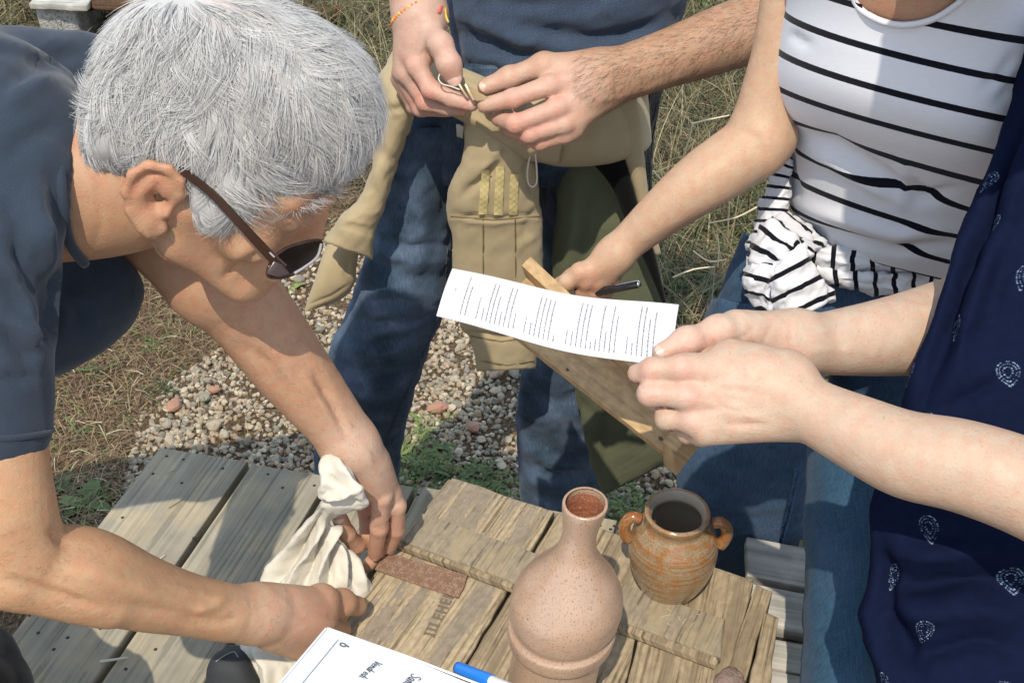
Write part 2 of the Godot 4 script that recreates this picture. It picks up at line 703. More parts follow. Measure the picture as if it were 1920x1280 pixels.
# ------------------------------------------------------------------ materials
func materials() -> void:
	var fine := tex(noise_image(256, 256, 0.05, 3))
	var cell := tex(noise_image(256, 256, 0.09, 4, FastNoiseLite.TYPE_CELLULAR, 2))
	M.fine = fine
	M.cell = cell
	# weave bumps
	var weave := Image.create(64, 64, false, Image.FORMAT_L8)
	var twill := Image.create(64, 64, false, Image.FORMAT_L8)
	for y in 64:
		for x in 64:
			var a := 0.5 + 0.5 * sin(x * TAU / 8.0) * sin(y * TAU / 8.0)
			weave.set_pixel(x, y, Color(a, a, a))
			var t := 0.5 + 0.5 * sin((x + y) * TAU / 8.0)
			twill.set_pixel(x, y, Color(t, t, t))
	M.weave = tex(weave)
	M.twill = tex(twill)
	# skin: vertex colours over fine pores
	var sk := plain(Color.WHITE, 0.56, tex(skin_relief()), 0.06, 7.0)
	sk.vertex_color_use_as_albedo = true
	sk.albedo_texture = tex(skin_colour())
	sk.metallic_specular = 0.45
	sk.subsurf_scatter_enabled = true
	sk.subsurf_scatter_strength = 0.07
	M.skin = sk
	# cracked grey deck boards
	var g1 := stretched(256, 1024, 24, 0.035, 11)
	var g2 := stretched(256, 1024, 60, 0.11, 12)
	var g3 := noise_image(256, 1024, 0.012, 13)
	var grey := paint(256, 1024, [g1, g2, g3], func(a, b, c):
		var k: float = 0.565 + 0.07 * (a - 0.5) + 0.11 * (b - 0.5) + 0.10 * (c - 0.5)
		if b < 0.27: k -= 0.06
		var warm: float = clampf((c - 0.5) * 0.5, 0.0, 0.06)
		return Color(k * (1.035 + warm * 0.4), k * 0.99, k * (0.875 - warm * 0.5)))
	var gh := paint(256, 1024, [g1, g2, g3], func(a, b, c): return Color.WHITE * clampf(0.5 + 0.5 * (a - 0.5) + 0.9 * (b - 0.5), 0, 1))
	M.deck = wood_mat(grey, gh, 0.85, 0.05, Vector3(4.0, 1.0, 1))
	var white := paint(256, 1024, [g1, g2, g3], func(a, b, c):
		var k: float = 0.66 + 0.12 * (a - 0.5) + 0.18 * (b - 0.5) + 0.15 * (c - 0.5)
		return Color(k * 1.02, k, k * 0.95))
	M.pallet = wood_mat(white, gh, 0.9, 0.08, Vector3(4.0, 1.0, 1))
	# crate wood: bare tan with ridged grain, under flaking brown-grey paint
	var c1 := stretched(512, 768, 24, 0.10, 21, 3)
	var c2 := stretched(512, 768, 5, 0.016, 22)
	var c3 := noise_image(512, 768, 0.045, 23)
	var ch := paint(512, 768, [c1, c2, c3], func(a, b, c): return Color.WHITE * clampf(0.45 + 0.8 * (a - 0.5) + (0.3 if b + 0.45 * (c - 0.5) > 0.54 else 0.0), 0, 1))
	# bare grain: pale early wood, darker lines, black checks
	var grain := func(a: float, c: float, pale: Color, dark: Color) -> Color:
		var k := pale.lerp(dark, clampf((0.56 - a) * 2.4, 0.0, 1.0)) * (0.93 + 0.22 * (c - 0.5) + 0.12 * (a - 0.5))
		if a < 0.27: k *= 0.86
		return k
	var flaky := paint(512, 768, [c1, c2, c3], func(a, b, c):
		var bare: Color = grain.call(a, c, Color(0.70, 0.635, 0.525), Color(0.60, 0.53, 0.42))
		var cover: Color = Color(0.565, 0.52, 0.455) * (0.96 + 0.22 * (c - 0.5) + 0.08 * (a - 0.5))
		return cover if b + 0.45 * (c - 0.5) > 0.54 else bare)
	M.crate_flaky = wood_mat(flaky, ch, 0.85, 0.07, Vector3(4.0, 1.7, 1))
	var tanned := paint(512, 768, [c1, c2, c3], func(a, b, c):
		var k: Color = grain.call(a, c, Color(0.655, 0.59, 0.485), Color(0.54, 0.47, 0.375))
		return k.lerp(Color(0.48, 0.425, 0.345), clampf((b - 0.52) * 3.5, 0.0, 0.6)))
	M.crate_tan = wood_mat(tanned, ch, 0.85, 0.07, Vector3(4.0, 1.7, 1))
	var batten := paint(512, 768, [c1, c2, c3], func(a, b, c):
		var k: Color = grain.call(a, c, Color(0.60, 0.555, 0.475), Color(0.54, 0.49, 0.41))
		return k.lerp(Color(0.64, 0.575, 0.455), clampf((b - 0.5) * 3.0, 0.0, 0.5)))
	M.crate_batten = wood_mat(batten, ch, 0.85, 0.05, Vector3(4.0, 1.7, 1))
	var raw := paint(512, 768, [c1, c2, c3], func(a, b, c):
		return grain.call(a * 0.4 + 0.36, c, Color(0.73, 0.61, 0.45), Color(0.63, 0.51, 0.36)))
	M.raw_wood = wood_mat(raw, ch, 0.7, 0.02, Vector3(4.0, 1.7, 1))
	# stone and soil
	var st := plain(Color.WHITE, 0.85, fine, 0.08, 14.0)
	st.vertex_color_use_as_albedo = true
	M.stone = st
	var soil := paint(512, 512, [noise_image(512, 512, 0.02, 31), noise_image(512, 512, 0.12, 32), noise_image(512, 512, 0.4, 33)], func(a, b, c):
		var k = 0.55 + 0.5 * (b - 0.5) + 0.5 * (c - 0.5)
		return Color(0.47, 0.36, 0.25).lerp(Color(0.41, 0.34, 0.22), clampf(a * 2.0 - 0.6, 0.0, 1.0)) * k * 1.35)
	var gm := plain(Color.WHITE, 0.95, tex(noise_image(512, 512, 0.1, 34)), 1.2, 1.4)
	gm.albedo_texture = tex(soil)
	gm.uv1_world_triplanar = true
	M.soil = gm
	var blade := StandardMaterial3D.new()
	blade.vertex_color_use_as_albedo = true
	blade.roughness = 0.7
	blade.cull_mode = BaseMaterial3D.CULL_DISABLED
	blade.backlight_enabled = true
	blade.backlight = Color(0.25, 0.25, 0.18)
	M.blade = blade

# pores, fine crossing lines and a little unevenness
func skin_relief() -> Image:
	var a := noise_image(512, 512, 0.16, 301, FastNoiseLite.TYPE_CELLULAR, 1)
	var b := noise_image(512, 512, 0.04, 302)
	var c := noise_image(512, 512, 0.35, 303)
	return paint(512, 512, [a, b, c], func(x, y, z): return Color.WHITE * clampf(0.25 + 0.45 * x + 0.35 * (y - 0.5) + 0.3 * (z - 0.5), 0.0, 1.0))

# blotches, pores and scattered freckles, multiplied into the skin tone
func skin_colour() -> Image:
	var a := noise_image(512, 512, 0.018, 311)
	var b := noise_image(512, 512, 0.10, 312)
	var c := noise_image(512, 512, 0.5, 313)
	var im := paint(512, 512, [a, b, c], func(x, y, z):
		var k: float = 0.93 + 0.06 * (y - 0.5) + 0.09 * (z - 0.5)
		var r: float = clampf((x - 0.5) * 0.12, -0.03, 0.04)
		return Color(k * (1.0 + r * 0.25), k * (1.0 - r), k * (1.0 - r * 1.2)))
	var rng := RandomNumberGenerator.new()
	rng.seed = 99
	for j in 170:
		var x := rng.randi() % 512
		var y := rng.randi() % 512
		var r := rng.randf_range(0.8, 3.2)
		var s := rng.randf_range(0.08, 0.28)
		for dy in range(-4, 5):
			for dx in range(-4, 5):
				var e := (dx * dx + dy * dy) / (r * r)
				if e < 2.0:
					var p := im.get_pixel(posmod(x + dx, 512), posmod(y + dy, 512))
					var w := s * exp(-e * 1.2)
					im.set_pixel(posmod(x + dx, 512), posmod(y + dy, 512), Color(p.r * (1.0 - w * 0.55), p.g * (1.0 - w * 0.9), p.b * (1.0 - w)))
	return im

func wood_mat(im: Image, h: Image, rough: float, cm: float, sc: Vector3) -> StandardMaterial3D:
	var m := StandardMaterial3D.new()
	m.albedo_texture = tex(im)
	m.roughness = rough
	m.metallic_specular = 0.35
	m.heightmap_enabled = true
	m.heightmap_texture = tex(h)
	m.heightmap_scale = cm
	m.uv1_scale = sc
	return m

# cloth whose weave is drawn in metres; speck adds heathered flecks
func cloth(c: Color, rough := 0.9, speck := 0.0, dark := 0.0, bump: Texture2D = null, sd := 1, sheen := 0.25) -> StandardMaterial3D:
	var m := StandardMaterial3D.new()
	var a := noise_image(256, 256, 0.35, sd, FastNoiseLite.TYPE_SIMPLEX_SMOOTH, 3)
	var b := noise_image(256, 256, 0.02, sd + 1)
	var d := stretched(256, 256, 12, 0.3, sd + 2, 3)
	m.albedo_texture = tex(paint(256, 256, [a, b, d], func(x, y, z):
		var k: float = 1.0 + speck * (x - 0.5) + dark * (y - 0.5) + speck * 0.22 * (z - 0.5)
		if speck > 0.4 and x > 0.70: k += (x - 0.70) * 2.2
		return c * k))
	m.uv1_scale = Vector3(7, 7, 7)
	m.roughness = rough
	m.metallic_specular = 0.2
	m.uv1_triplanar = true
	m.rim_enabled = sheen > 0.0
	m.rim = sheen
	m.rim_tint = 0.6
	m.heightmap_enabled = true
	m.heightmap_texture = bump if bump else M.weave
	m.heightmap_scale = 0.015
	return m
# ------------------------------------------------------------------ ground
func ground_y(x: float, z: float) -> float:
	var y := 0.012 * sin(x * 3.1 + 0.4) * cos(z * 2.7) + 0.006 * sin(x * 9.0 + z * 7.0)
	var back := clampf((-z - 3.1 - 0.25 * sin(x * 1.3)) / 3.0, 0.0, 1.0)
	return y + 0.35 * back * back

func inside(p: Vector2, poly: PackedVector2Array) -> bool:
	return Geometry2D.is_point_in_polygon(p, poly)

func ground() -> void:
	var b := Buf.new()
	var n := 150
	for j in n + 1:
		for k in n + 1:
			var s := (float(k) / n * 2.0 - 1.0)
			var t := (float(j) / n * 2.0 - 1.0)
			var x := 4.0 * s + 296.0 * pow(absf(s), 7.0) * signf(s)
			var z := -1.5 + 4.0 * t + 296.0 * pow(absf(t), 7.0) * signf(t)
			b.add(Vector3(x, ground_y(x, z), z), Vector2(x, z))
	for j in n:
		for k in n:
			var p := j * (n + 1) + k
			b.quad(p, p + 1, p + n + 2, p + n + 1)
	var g := put("ground", b.made(), M.soil)
	g.set_meta("kind", "structure")
	g.set_meta("label", "brown earth strewn with gravel, straw and weeds around the table")
	var rng := RandomNumberGenerator.new()
	rng.seed = 5
	var poly := PackedVector2Array()
	for q in [[235, 900], [265, 770], [330, 700], [430, 630], [530, 505], [590, 430], [900, 420], [1150, 520], [1300, 640], [1400, 800], [1450, 1400], [200, 1400]]:
		var p := on(q[0], q[1], 0.0)
		poly.append(Vector2(p.x, p.z))
	var tones := [lin(0.43, 0.38, 0.30), lin(0.34, 0.31, 0.26), lin(0.27, 0.265, 0.225), lin(0.52, 0.47, 0.38), lin(0.38, 0.30, 0.21), lin(0.40, 0.30, 0.23), lin(0.24, 0.22, 0.185), lin(0.47, 0.41, 0.31)]
	for k in tones.size():
		var w: Color = tones[k].srgb_to_linear() * Color(1.0, 0.95, 0.86)
		tones[k] = w.linear_to_srgb()
	var kinds: Array[ArrayMesh] = []
	for k in 6:
		kinds.append(pebble(k + 40, Vector3(1.0, 0.48 + 0.05 * k, 0.72)).made(false))
	# the stones that show largest, one by one
	var n_big := 0
	var tries := 0
	var stone_mats: Array[StandardMaterial3D] = []
	for c in tones:
		var m: StandardMaterial3D = M.stone.duplicate()
		m.vertex_color_use_as_albedo = false
		m.albedo_color = c
		stone_mats.append(m)
	while n_big < 260 and tries < 6000:
		tries += 1
		var q := on(rng.randf_range(255, 1300), rng.randf_range(470, 960), 0.0)
		if not inside(Vector2(q.x, q.z), poly): continue
		var r := rng.randf_range(0.009, 0.0145)
		if rng.randf() < 0.12: r *= 1.35
		var o := put("stone", kinds[rng.randi() % 6], stone_mats[rng.randi() % 8], g)
		o.transform = Transform3D(Basis.from_euler(Vector3(rng.randf_range(-0.4, 0.4), rng.randf() * TAU, rng.randf_range(-0.4, 0.4))).scaled_local(Vector3.ONE * r), Vector3(q.x, ground_y(q.x, q.z) + r * 0.35 + 0.006, q.z))
		n_big += 1
	var brick := StandardMaterial3D.new()
	brick.albedo_color = lin(0.33, 0.175, 0.12)
	brick.roughness = 0.9
	for t in [[328, 766, 0.023], [402, 738, 0.014], [820, 770, 0.024], [888, 808, 0.018], [690, 545, 0.012]]:
		var q := on(t[0], t[1], 0.0)
		var o := put("brick_chip", kinds[3], brick, g)
		o.transform = Transform3D(Basis.from_euler(Vector3(0.2, t[0], 0.1)).scaled_local(Vector3(t[2], t[2], t[2])), Vector3(q.x, ground_y(q.x, q.z) + 0.016, q.z))
	# the rest of the gravel
	var lots := []
	var cols := []
	for k in 6:
		lots.append([])
		cols.append(PackedColorArray())
	for j in 42000:
		var q := on(rng.randf_range(-100, 1550), rng.randf_range(330, 1150), 0.0)
		var p2 := Vector2(q.x, q.z)
		var ok := inside(p2, poly)
		if not ok and (rng.randf() > 0.085 or q.z < -2.75): continue
		if ok and rng.randf() > 0.70 + 0.45 * sin(q.x * 23.0 + 2.0 * sin(q.z * 17.0)) * sin(q.z * 19.0 + 1.0): continue
		var r := rng.randf_range(0.003, 0.0092) * (1.0 if ok else 0.6)
		var k := rng.randi() % 6
		lots[k].append(Transform3D(Basis.from_euler(Vector3(rng.randf_range(-0.6, 0.6), rng.randf() * TAU, rng.randf_range(-0.6, 0.6))).scaled_local(Vector3.ONE * r), Vector3(q.x, ground_y(q.x, q.z) + r * 0.3, q.z)))
		var c: Color = tones[rng.randi() % 8].srgb_to_linear() * rng.randf_range(0.8, 1.2)
		cols[k].append(c if ok else c * Color(0.8, 0.68, 0.5))
	for k in 6:
		scatter("gravel", kinds[k], M.stone, lots[k], cols[k], g)
	straw(rng, poly)
	weeds()

# a broken stone: a ball cut by random planes
func pebble(sd: int, squash: Vector3) -> Buf:
	var rng := RandomNumberGenerator.new()
	rng.seed = sd
	var cuts := []
	for k in 13:
		var n := Vector3(rng.randfn(), rng.randfn(), rng.randfn()).normalized()
		cuts.append([n, rng.randf_range(0.62, 0.92)])
	var b := sphere_bits(sd, 0.25, Vector3.ONE, 7, 10)
	for k in b.v.size():
		var p := b.v[k]
		for c in cuts:
			var over: float = p.dot(c[0]) - c[1]
			if over > 0.0: p -= c[0] * over * 0.95
		b.v[k] = p * squash
	return b

func blade_mesh(length: float, wide: float, bend: float, seg := 5) -> ArrayMesh:
	var b := Buf.new()
	for j in seg + 1:
		var t := float(j) / seg
		var w := wide * (1.0 - t * 0.85) * 0.5
		var p := Vector3(0, length * (t - 0.35 * bend * t * t), length * bend * t * t)
		b.add(p + Vector3(-w, 0, 0)); b.add(p + Vector3(0, 0, -w * 0.7)); b.add(p + Vector3(w, 0, 0))
	for j in seg:
		for k in 2:
			var p := j * 3 + k
			b.quad(p, p + 3, p + 4, p + 1)
	return b.made()

func straw(rng: RandomNumberGenerator, poly: PackedVector2Array) -> void:
	var lying: ArrayMesh = blade_mesh(1.0, 0.035, 0.5)
	var a := []
	var ac := PackedColorArray()
	for j in 42000:
		var q := on(rng.randf_range(-150, 1500), rng.randf_range(250, 1150), 0.0)
		var stony := inside(Vector2(q.x, q.z), poly)
		if stony and rng.randf() > 0.10: continue
		var l := rng.randf_range(0.018, 0.07) * (1.0 if not stony else 0.7)
		var tilt := rng.randf_range(1.1, 1.65)
		var bs := Basis(Vector3.UP, rng.randf() * TAU) * Basis(Vector3.RIGHT, tilt)
		a.append(Transform3D(bs.scaled_local(Vector3(l, l, l)), Vector3(q.x, ground_y(q.x, q.z) + rng.randf_range(0.004, 0.022), q.z)))
		var t := rng.randf()
		var c := Color(0.165, 0.10, 0.052).lerp(Color(0.33, 0.245, 0.135), t * t)
		if rng.randf() < 0.25: c = Color(0.16, 0.10, 0.055)
		if rng.randf() < 0.13: c = Color(0.14, 0.17, 0.045)
		if rng.randf() < 0.04: c = Color(0.46, 0.40, 0.28)
		ac.append(c * rng.randf_range(0.8, 1.2))
	var o := scatter("dry_grass_litter", lying, M.blade, a, ac)
	tag(o, "brown dead grass and straw lying over the earth", "dry grass")
	# tussocks: a back strip, the shaded thicket on the right, a fringe at the left
	var tall: ArrayMesh = blade_mesh(1.0, 0.018, 0.55, 7)
	a = []
	ac = PackedColorArray()
	for j in 46000:
		var z := rng.randf_range(-5.2, -1.75)
		var x := rng.randf_range(-1.9, 2.2)
		var keep := 0.0
		var h := 0.22
		if z < -2.75: keep = 1.0; h = 0.30
		if x > 0.30 + 0.15 * (z + 2.0) and x < 1.7: keep = 1.0; h = 0.26
		if x < 0.28 and z > -2.75: keep = 0.02; h = 0.08
		if x > -1.62 and x < -1.05 and z < -3.0 and z > -3.75: keep = 0.25; h = 0.14
		if rng.randf() > keep: continue
		var l := h * rng.randf_range(0.35, 1.25)
		var bs := Basis(Vector3.UP, rng.randf() * TAU) * Basis(Vector3.RIGHT, rng.randf_range(0.0, 1.25))
		a.append(Transform3D(bs.scaled_local(Vector3(l, l, l) * Vector3(1.0 / (0.5 + l * 2.0) * 0.9, 1, 1)), Vector3(x, ground_y(x, z) - 0.004, z)))
		var c := Color(0.30, 0.235, 0.12).lerp(Color(0.17, 0.14, 0.065), rng.randf())
		var green := 0.38 if z < -2.75 else 0.55
		if rng.randf() < green: c = Color(0.05, 0.075, 0.02).lerp(Color(0.10, 0.125, 0.035), rng.randf())
		if rng.randf() < 0.07: c = Color(0.46, 0.39, 0.24)
		ac.append(c * rng.randf_range(0.45, 0.95))
	o = scatter("tall_dry_grass", tall, M.blade, a, ac)
	tag(o, "tall tangled dry and green grass growing behind the group", "tall grass")
	# a few long bent stalks that can be told apart
	var mat := StandardMaterial3D.new()
	mat.albedo_color = lin(0.58, 0.49, 0.31)
	mat.roughness = 0.7
	var n := 0
	for l in [[[1298, 230], [1292, 260], [1268, 330], [1245, 400]], [[1298, 232], [1330, 224], [1368, 216]], [[1420, 388], [1380, 408], [1330, 418]], [[1345, 440], [1348, 470], [1346, 500]], [[1225, 320], [1250, 345], [1290, 360]], [[1300, 470], [1330, 490], [1362, 486]], [[1262, 520], [1300, 505], [1340, 500]]]:
		var pts := []
		for q in l: pts.append(at(q[0], q[1], -1.95 - 0.05 * (n % 3)))
		var s := put("grass_stalk", tube(smooth_path(pts, 3), 0.0022, 5, 0.0014).made(), mat)
		tag(s, ["kinked pale grass stalk, uppermost right of the grey post", "straight pale stalk leaning right behind the tanned forearm", "pale stalk beside the striped tied shirt", "short upright stalk beside the blue jeans hip", "thin stalk low behind the tanned elbow", "bent stalk in the sunlit dry grass", "pale stalk crossing the sunlit dry grass"][n], "grass stalk")
		n += 1

func leaf(b: Buf, base: Vector3, dir: Vector3, length: float, wide: float, droop: float, c: Color) -> void:
	var side := dir.cross(Vector3.UP).normalized()
	var f := b.v.size()
	var seg := 6
	for j in seg + 1:
		var t := float(j) / seg
		var w := wide * sin(PI * pow(t, 0.75) * 0.94 + 0.1) * 0.5
		var p := base + dir * length * t + Vector3.DOWN * droop * length * t * t
		b.add(p - side * w + Vector3.UP * w * 0.35, Vector2.ZERO, c); b.add(p, Vector2.ZERO, c * 0.9); b.add(p + side * w + Vector3.UP * w * 0.35, Vector2.ZERO, c)
	for j in seg:
		for k in 2:
			var p := f + j * 3 + k
			b.quad(p, p + 3, p + 4, p + 1)

func weed(x: float, y: float, size: float, n: int, kind: String, label: String, sd: int, c: Color) -> void:
	var rng := RandomNumberGenerator.new()
	rng.seed = sd
	var p := on(x, y, 0.01)
	p.y = ground_y(p.x, p.z)
	var b := Buf.new()
	for k in n:
		var w := rng.randf() * TAU
		var rise := rng.randf_range(0.15, 0.9)
		var dir := Vector3(cos(w), rise, sin(w)).normalized()
		var l := size * rng.randf_range(0.55, 1.1)
		var cc := c * rng.randf_range(0.75, 1.3)
		cc.a = 1.0
		var base := Vector3(rng.randf_range(-0.2, 0.2), 0.02, rng.randf_range(-0.2, 0.2)) * size
		if kind == "broad":
			leaf(b, base, dir, l, l * rng.randf_range(0.24, 0.38), 0.6, cc)
		elif kind == "blade":
			leaf(b, base, Vector3(cos(w), rise * 2.2, sin(w)).normalized(), l * 1.3, l * 0.07, 0.4, cc)
		else:
			# a feathery frond: a rib with pairs of narrow leaflets
			var side := dir.cross(Vector3.UP).normalized()
			for j in 9:
				var t := (j + 1) / 9.0
				var q := base + dir * l * t + Vector3.DOWN * 0.35 * l * t * t
				for s in [-1.0, 1.0]:
					if rng.randf() < 0.3: continue
					leaf(b, q, (side * s + dir * 0.8 + Vector3.UP * rng.randf_range(-0.5, 0.9)).normalized(), l * rng.randf_range(0.12, 0.36) * (1.1 - t * 0.7), l * rng.randf_range(0.04, 0.09), 0.3, cc)
	var o := put("weed", b.made(), M.blade, self, p)
	tag(o, label, "weed", "green weeds growing in the gravel")

func weeds() -> void:
	var g := Color(0.085, 0.13, 0.035)
	var y := Color(0.17, 0.215, 0.06)
	weed(168, 945, 0.085, 22, "broad", "bushy broad-leaved green weed beside the left plank corner", 1, g)
	weed(120, 915, 0.06, 12, "broad", "small dull green weed left of the bushy one", 2, g * 0.8)
	weed(140, 808, 0.05, 14, "blade", "tuft of short green grass below the dark sleeve", 3, g)
	weed(300, 728, 0.055, 16, "blade", "dark green tuft at the left edge of the gravel", 4, g * 0.55)
	weed(285, 632, 0.045, 14, "feather", "small feathery weed in brown straw above the gravel", 5, g)
	weed(546, 528, 0.05, 5, "broad", "bright green leaf below the sunglasses", 6, y * 0.9)
	weed(785, 852, 0.11, 26, "feather", "largest feathery green weed behind the plank ends", 7, y * 0.75)
	weed(800, 792, 0.07, 14, "feather", "yellow-green feathery weed farthest up the gravel", 8, y)
	weed(850, 900, 0.10, 26, "feather", "feathery dark weed just behind the old crate", 9, g * 0.9)
	weed(915, 908, 0.10, 24, "feather", "feathery weed beside the right jeans leg", 10, g)
	weed(760, 905, 0.08, 18, "feather", "feathery weed beside the hanging left hand", 11, g)
	weed(1190, 950, 0.085, 22, "feather", "green weed between the bottle neck and the jar", 12, g)
	weed(1152, 935, 0.06, 12, "feather", "small weed right of the bottle rim", 13, y * 0.8)
	weed(405, 905, 0.04, 9, "broad", "pale yellow-green leaf cluster above the plank gap", 14, y * 1.2)
	weed(1500, 1000, 0.09, 24, "blade", "green grass tuft behind the pale slats", 15, g * 1.2)
	weed(190, 690, 0.06, 18, "blade", "sparse green tuft under the bent man's chest", 16, g * 0.9)
	weed(385, 535, 0.05, 14, "blade", "thin grass tuft under the bent man's chin", 17, y * 0.8)
	weed(240, 38, 0.22, 60, "blade", "lush bright grass under the old beam", 18, y * 1.1)
	weed(178, 40, 0.13, 14, "feather", "pale spindly herb beside the stone block", 19, Color(0.25, 0.3, 0.12))
	weed(1395, 470, 0.10, 26, "blade", "green grass beside the striped tied shirt", 20, g)
	weed(1310, 545, 0.09, 20, "broad", "low green plant behind the printed sheet", 21, g)
	weed(1330, 15, 0.12, 22, "broad", "leafy green weed above the hairy forearm", 22, g)

# ------------------------------------------------------------------ things behind the group
func background() -> void:
	var conc := plain(lin(0.50, 0.50, 0.47), 0.9, M.fine, 0.3, 9.0)
	conc.albedo_texture = tex(paint(256, 256, [noise_image(256, 256, 0.03, 51), noise_image(256, 256, 0.2, 52), noise_image(256, 256, 0.01, 53)], func(a, b, c): return Color.WHITE * (0.85 + 0.35 * (a - 0.5) + 0.25 * (b - 0.5))))
	var t := thing("stone_block", "pale weathered concrete block carrying the old beam at upper left", "block", Vector3.ZERO)
	var f := 3.62
	var p := at(72, 40, -f)
	var q := at(144, 40, -f)
	var top := at(100, 14, -f).y
	put("block", board([Vector3(p.x, top, -f), Vector3(q.x, top, -f), Vector3(q.x + 0.02, top, -f - 0.18), Vector3(p.x + 0.02, top, -f - 0.18)], top + 0.02, 3, 0.004, 0.008).made(), conc, t)
	t = thing("old_beam", "long weathered brown timber laid on the stone block at upper left", "beam", Vector3.ZERO)
	var old = M.crate_batten.duplicate()
	old.albedo_color = Color(0.62, 0.52, 0.47)
	put("beam", board([at(170, -10, -f + 0.02), at(640, 10, -f - 0.1), at(640, 10, -f - 0.24), at(170, -10, -f - 0.14)], 0.05, 4, 0.003, 0.012).made(), old, t)
	t = thing("pale_plank", "short pale plank end lying on the stone block", "plank", Vector3.ZERO)
	put("plank", board([Vector3(p.x - 0.005, top + 0.028, -f + 0.03), Vector3(at(172, 10, -f).x, top + 0.028, -f + 0.05), Vector3(at(172, 10, -f).x, top + 0.03, -f - 0.12), Vector3(p.x, top + 0.03, -f - 0.12)], 0.024, 5, 0.004, 0.005).made(), M.pallet, t)
	# grey post with furrowed bark
	var bark := plain(lin(0.30, 0.28, 0.24), 0.95, tex(stretched(128, 256, 10, 0.12, 61)), 1.2, 3.0)
	bark.albedo_texture = tex(paint(128, 256, [stretched(128, 256, 10, 0.12, 61), noise_image(128, 256, 0.1, 62), noise_image(128, 256, 0.02, 63)], func(a, b, c): return Color.WHITE * clampf(0.35 + 0.9 * (a - 0.3) + 0.3 * (b - 0.5), 0.1, 1.0)))
	bark.uv1_triplanar = false
	bark.uv1_scale = Vector3(2, 4, 1)
	var a := at(1234, 150, -1.95)
	var pts := []
	for k in 14:
		var s := k / 13.0
		pts.append(Vector3(a.x - 0.012 + 0.006 * sin(k * 1.7), 1.12 * s - 0.02, -1.95 + 0.004 * cos(k * 2.1)))
	var pb := tube(pts, 0.019, 14, 0.0165)
	rumple(pb, 0.004, 0.02, 9, Vector3(1, 0.2, 1))
	var post := put("fence_post", pb.made(), bark)
	tag(post, "thin grey weathered post standing in the grass", "post")

# ------------------------------------------------------------------ table and slats
func table() -> void:
	var e0 := on(300, 838, TABLE_Y)
	var ex := (on(1162, 972, TABLE_Y) - e0).normalized()
	var az := (on(168, 1290, TABLE_Y) - on(465, 865, TABLE_Y)).normalized()
	var t := thing("plank_table", "low table of weathered grey-green planks under the old crate", "table", Vector3.ZERO)
	var spans := [[0.0, 0.131, 0.0], [0.141, 0.2535, 0.004], [0.262, 0.3725, 0.0], [0.3815, 0.513, -0.004], [0.522, 0.653, 0.002], [0.664, 0.775, 0.0]]
	var k := 0
	for s in spans:
		var a: Vector3 = e0 + ex * s[0] + az * s[2]
		var b: Vector3 = e0 + ex * s[1] + az * s[2]
		var ll := 0.62 if k < 2 else 0.6
		put("plank", board([a, a + az * ll, b + az * ll, b], 0.024, 70 + k, 0.0009, 0.003).made(), M.deck, t)
		k += 1
	# rails below, seen through the gaps
	for s in [0.05, 0.50]:
		var a: Vector3 = e0 + ex * 0.01 + az * s + Vector3.DOWN * 0.025
		put("rail", board([a, a + az * 0.07, a + ex * 0.75 + az * 0.07, a + ex * 0.75], 0.05, 80, 0.001, 0.003).made(), M.deck, t)
	for s in [[0.03, 0.06], [0.72, 0.06], [0.03, 0.51], [0.72, 0.51]]:
		var a: Vector3 = e0 + ex * s[0] + az * s[1] + Vector3.DOWN * 0.076
		put("leg", board([a, a + az * 0.05, a + az * 0.05 + ex * 0.06, a + ex * 0.06], TABLE_Y - 0.08, 81, 0.001, 0.003).made(), M.deck, t)
	var iron := plain(lin(0.03, 0.025, 0.02), 0.7)
	for q in [[312, 855], [343, 861], [286, 888], [417, 878], [502, 889], [529, 914], [589, 910], [340, 905], [229, 970], [497, 858], [55, 1153], [71, 1186], [126, 1195], [100, 1217], [188, 1178], [291, 1217], [235, 1254], [783, 927], [1125, 985], [1152, 986], [1145, 992], [363, 1008]]:
		var p := on(q[0], q[1], TABLE_Y)
		var n := put("nail", lathe([[0.0, 0.0008], [0.0018, 0.0006], [0.0024, 0.0], [0.0024, -0.002]], 8).made(), iron, t, p)
		n.rotation.y = q[0]
	var twig := plain(lin(0.30, 0.22, 0.13), 0.8)
	var n := 0
	for q in [[315, 952, 342, 935, 0.0011, "thin brown twig lying on the left grey plank"], [187, 1240, 238, 1232, 0.0019, "pale split straw lying across the dark plank gap"], [295, 1051, 309, 1040, 0.0009, "pale splinter lying above the tanned forearm"], [312, 888, 330, 880, 0.0007, "tiny twig near the far plank end"]]:
		var a := on(q[0], q[1], TABLE_Y + 0.002)
		var b := on(q[2], q[3], TABLE_Y + 0.003)
		var m: StandardMaterial3D = twig.duplicate()
		if n == 1 or n == 2: m.albedo_color = lin(0.55, 0.50, 0.42)
		var o := put("twig", tube([a, a.lerp(b, 0.5) + Vector3(0, 0.001, 0.001), b], q[4], 6, q[4] * 0.6).made(), m)
		tag(o, q[5], "twig")
		n += 1
	# the slatted pallet at the right
	t = thing("slatted_pallet", "whitish worn slatted pallet behind the navy printed clothing", "pallet", Vector3.ZERO)
	var rows := [[1018, 1092], [1104, 1178], [1200, 1255], [1260, 1330]]
	k = 0
	for r in rows:
		var a := on(1400, r[0] - 12, 0.468)
		var b := on(1900, r[0] + 80, 0.468)
		var c := on(1900, r[1] + 84, 0.468)
		var d := on(1400, r[1] - 14, 0.468)
		put("slat", board([a, b, c, d], 0.02, 90 + k, 0.0012, 0.003).made(), M.pallet, t)
		k += 1
	for q in [[1500, 1010], [1780, 1060]]:
		var a := on(q[0], q[1], 0.445)
		put("bearer", board([a, a + az * 0.4, a + az * 0.4 + ex * 0.07, a + ex * 0.07], 0.4, 95, 0.001, 0.003).made(), M.deck, t)

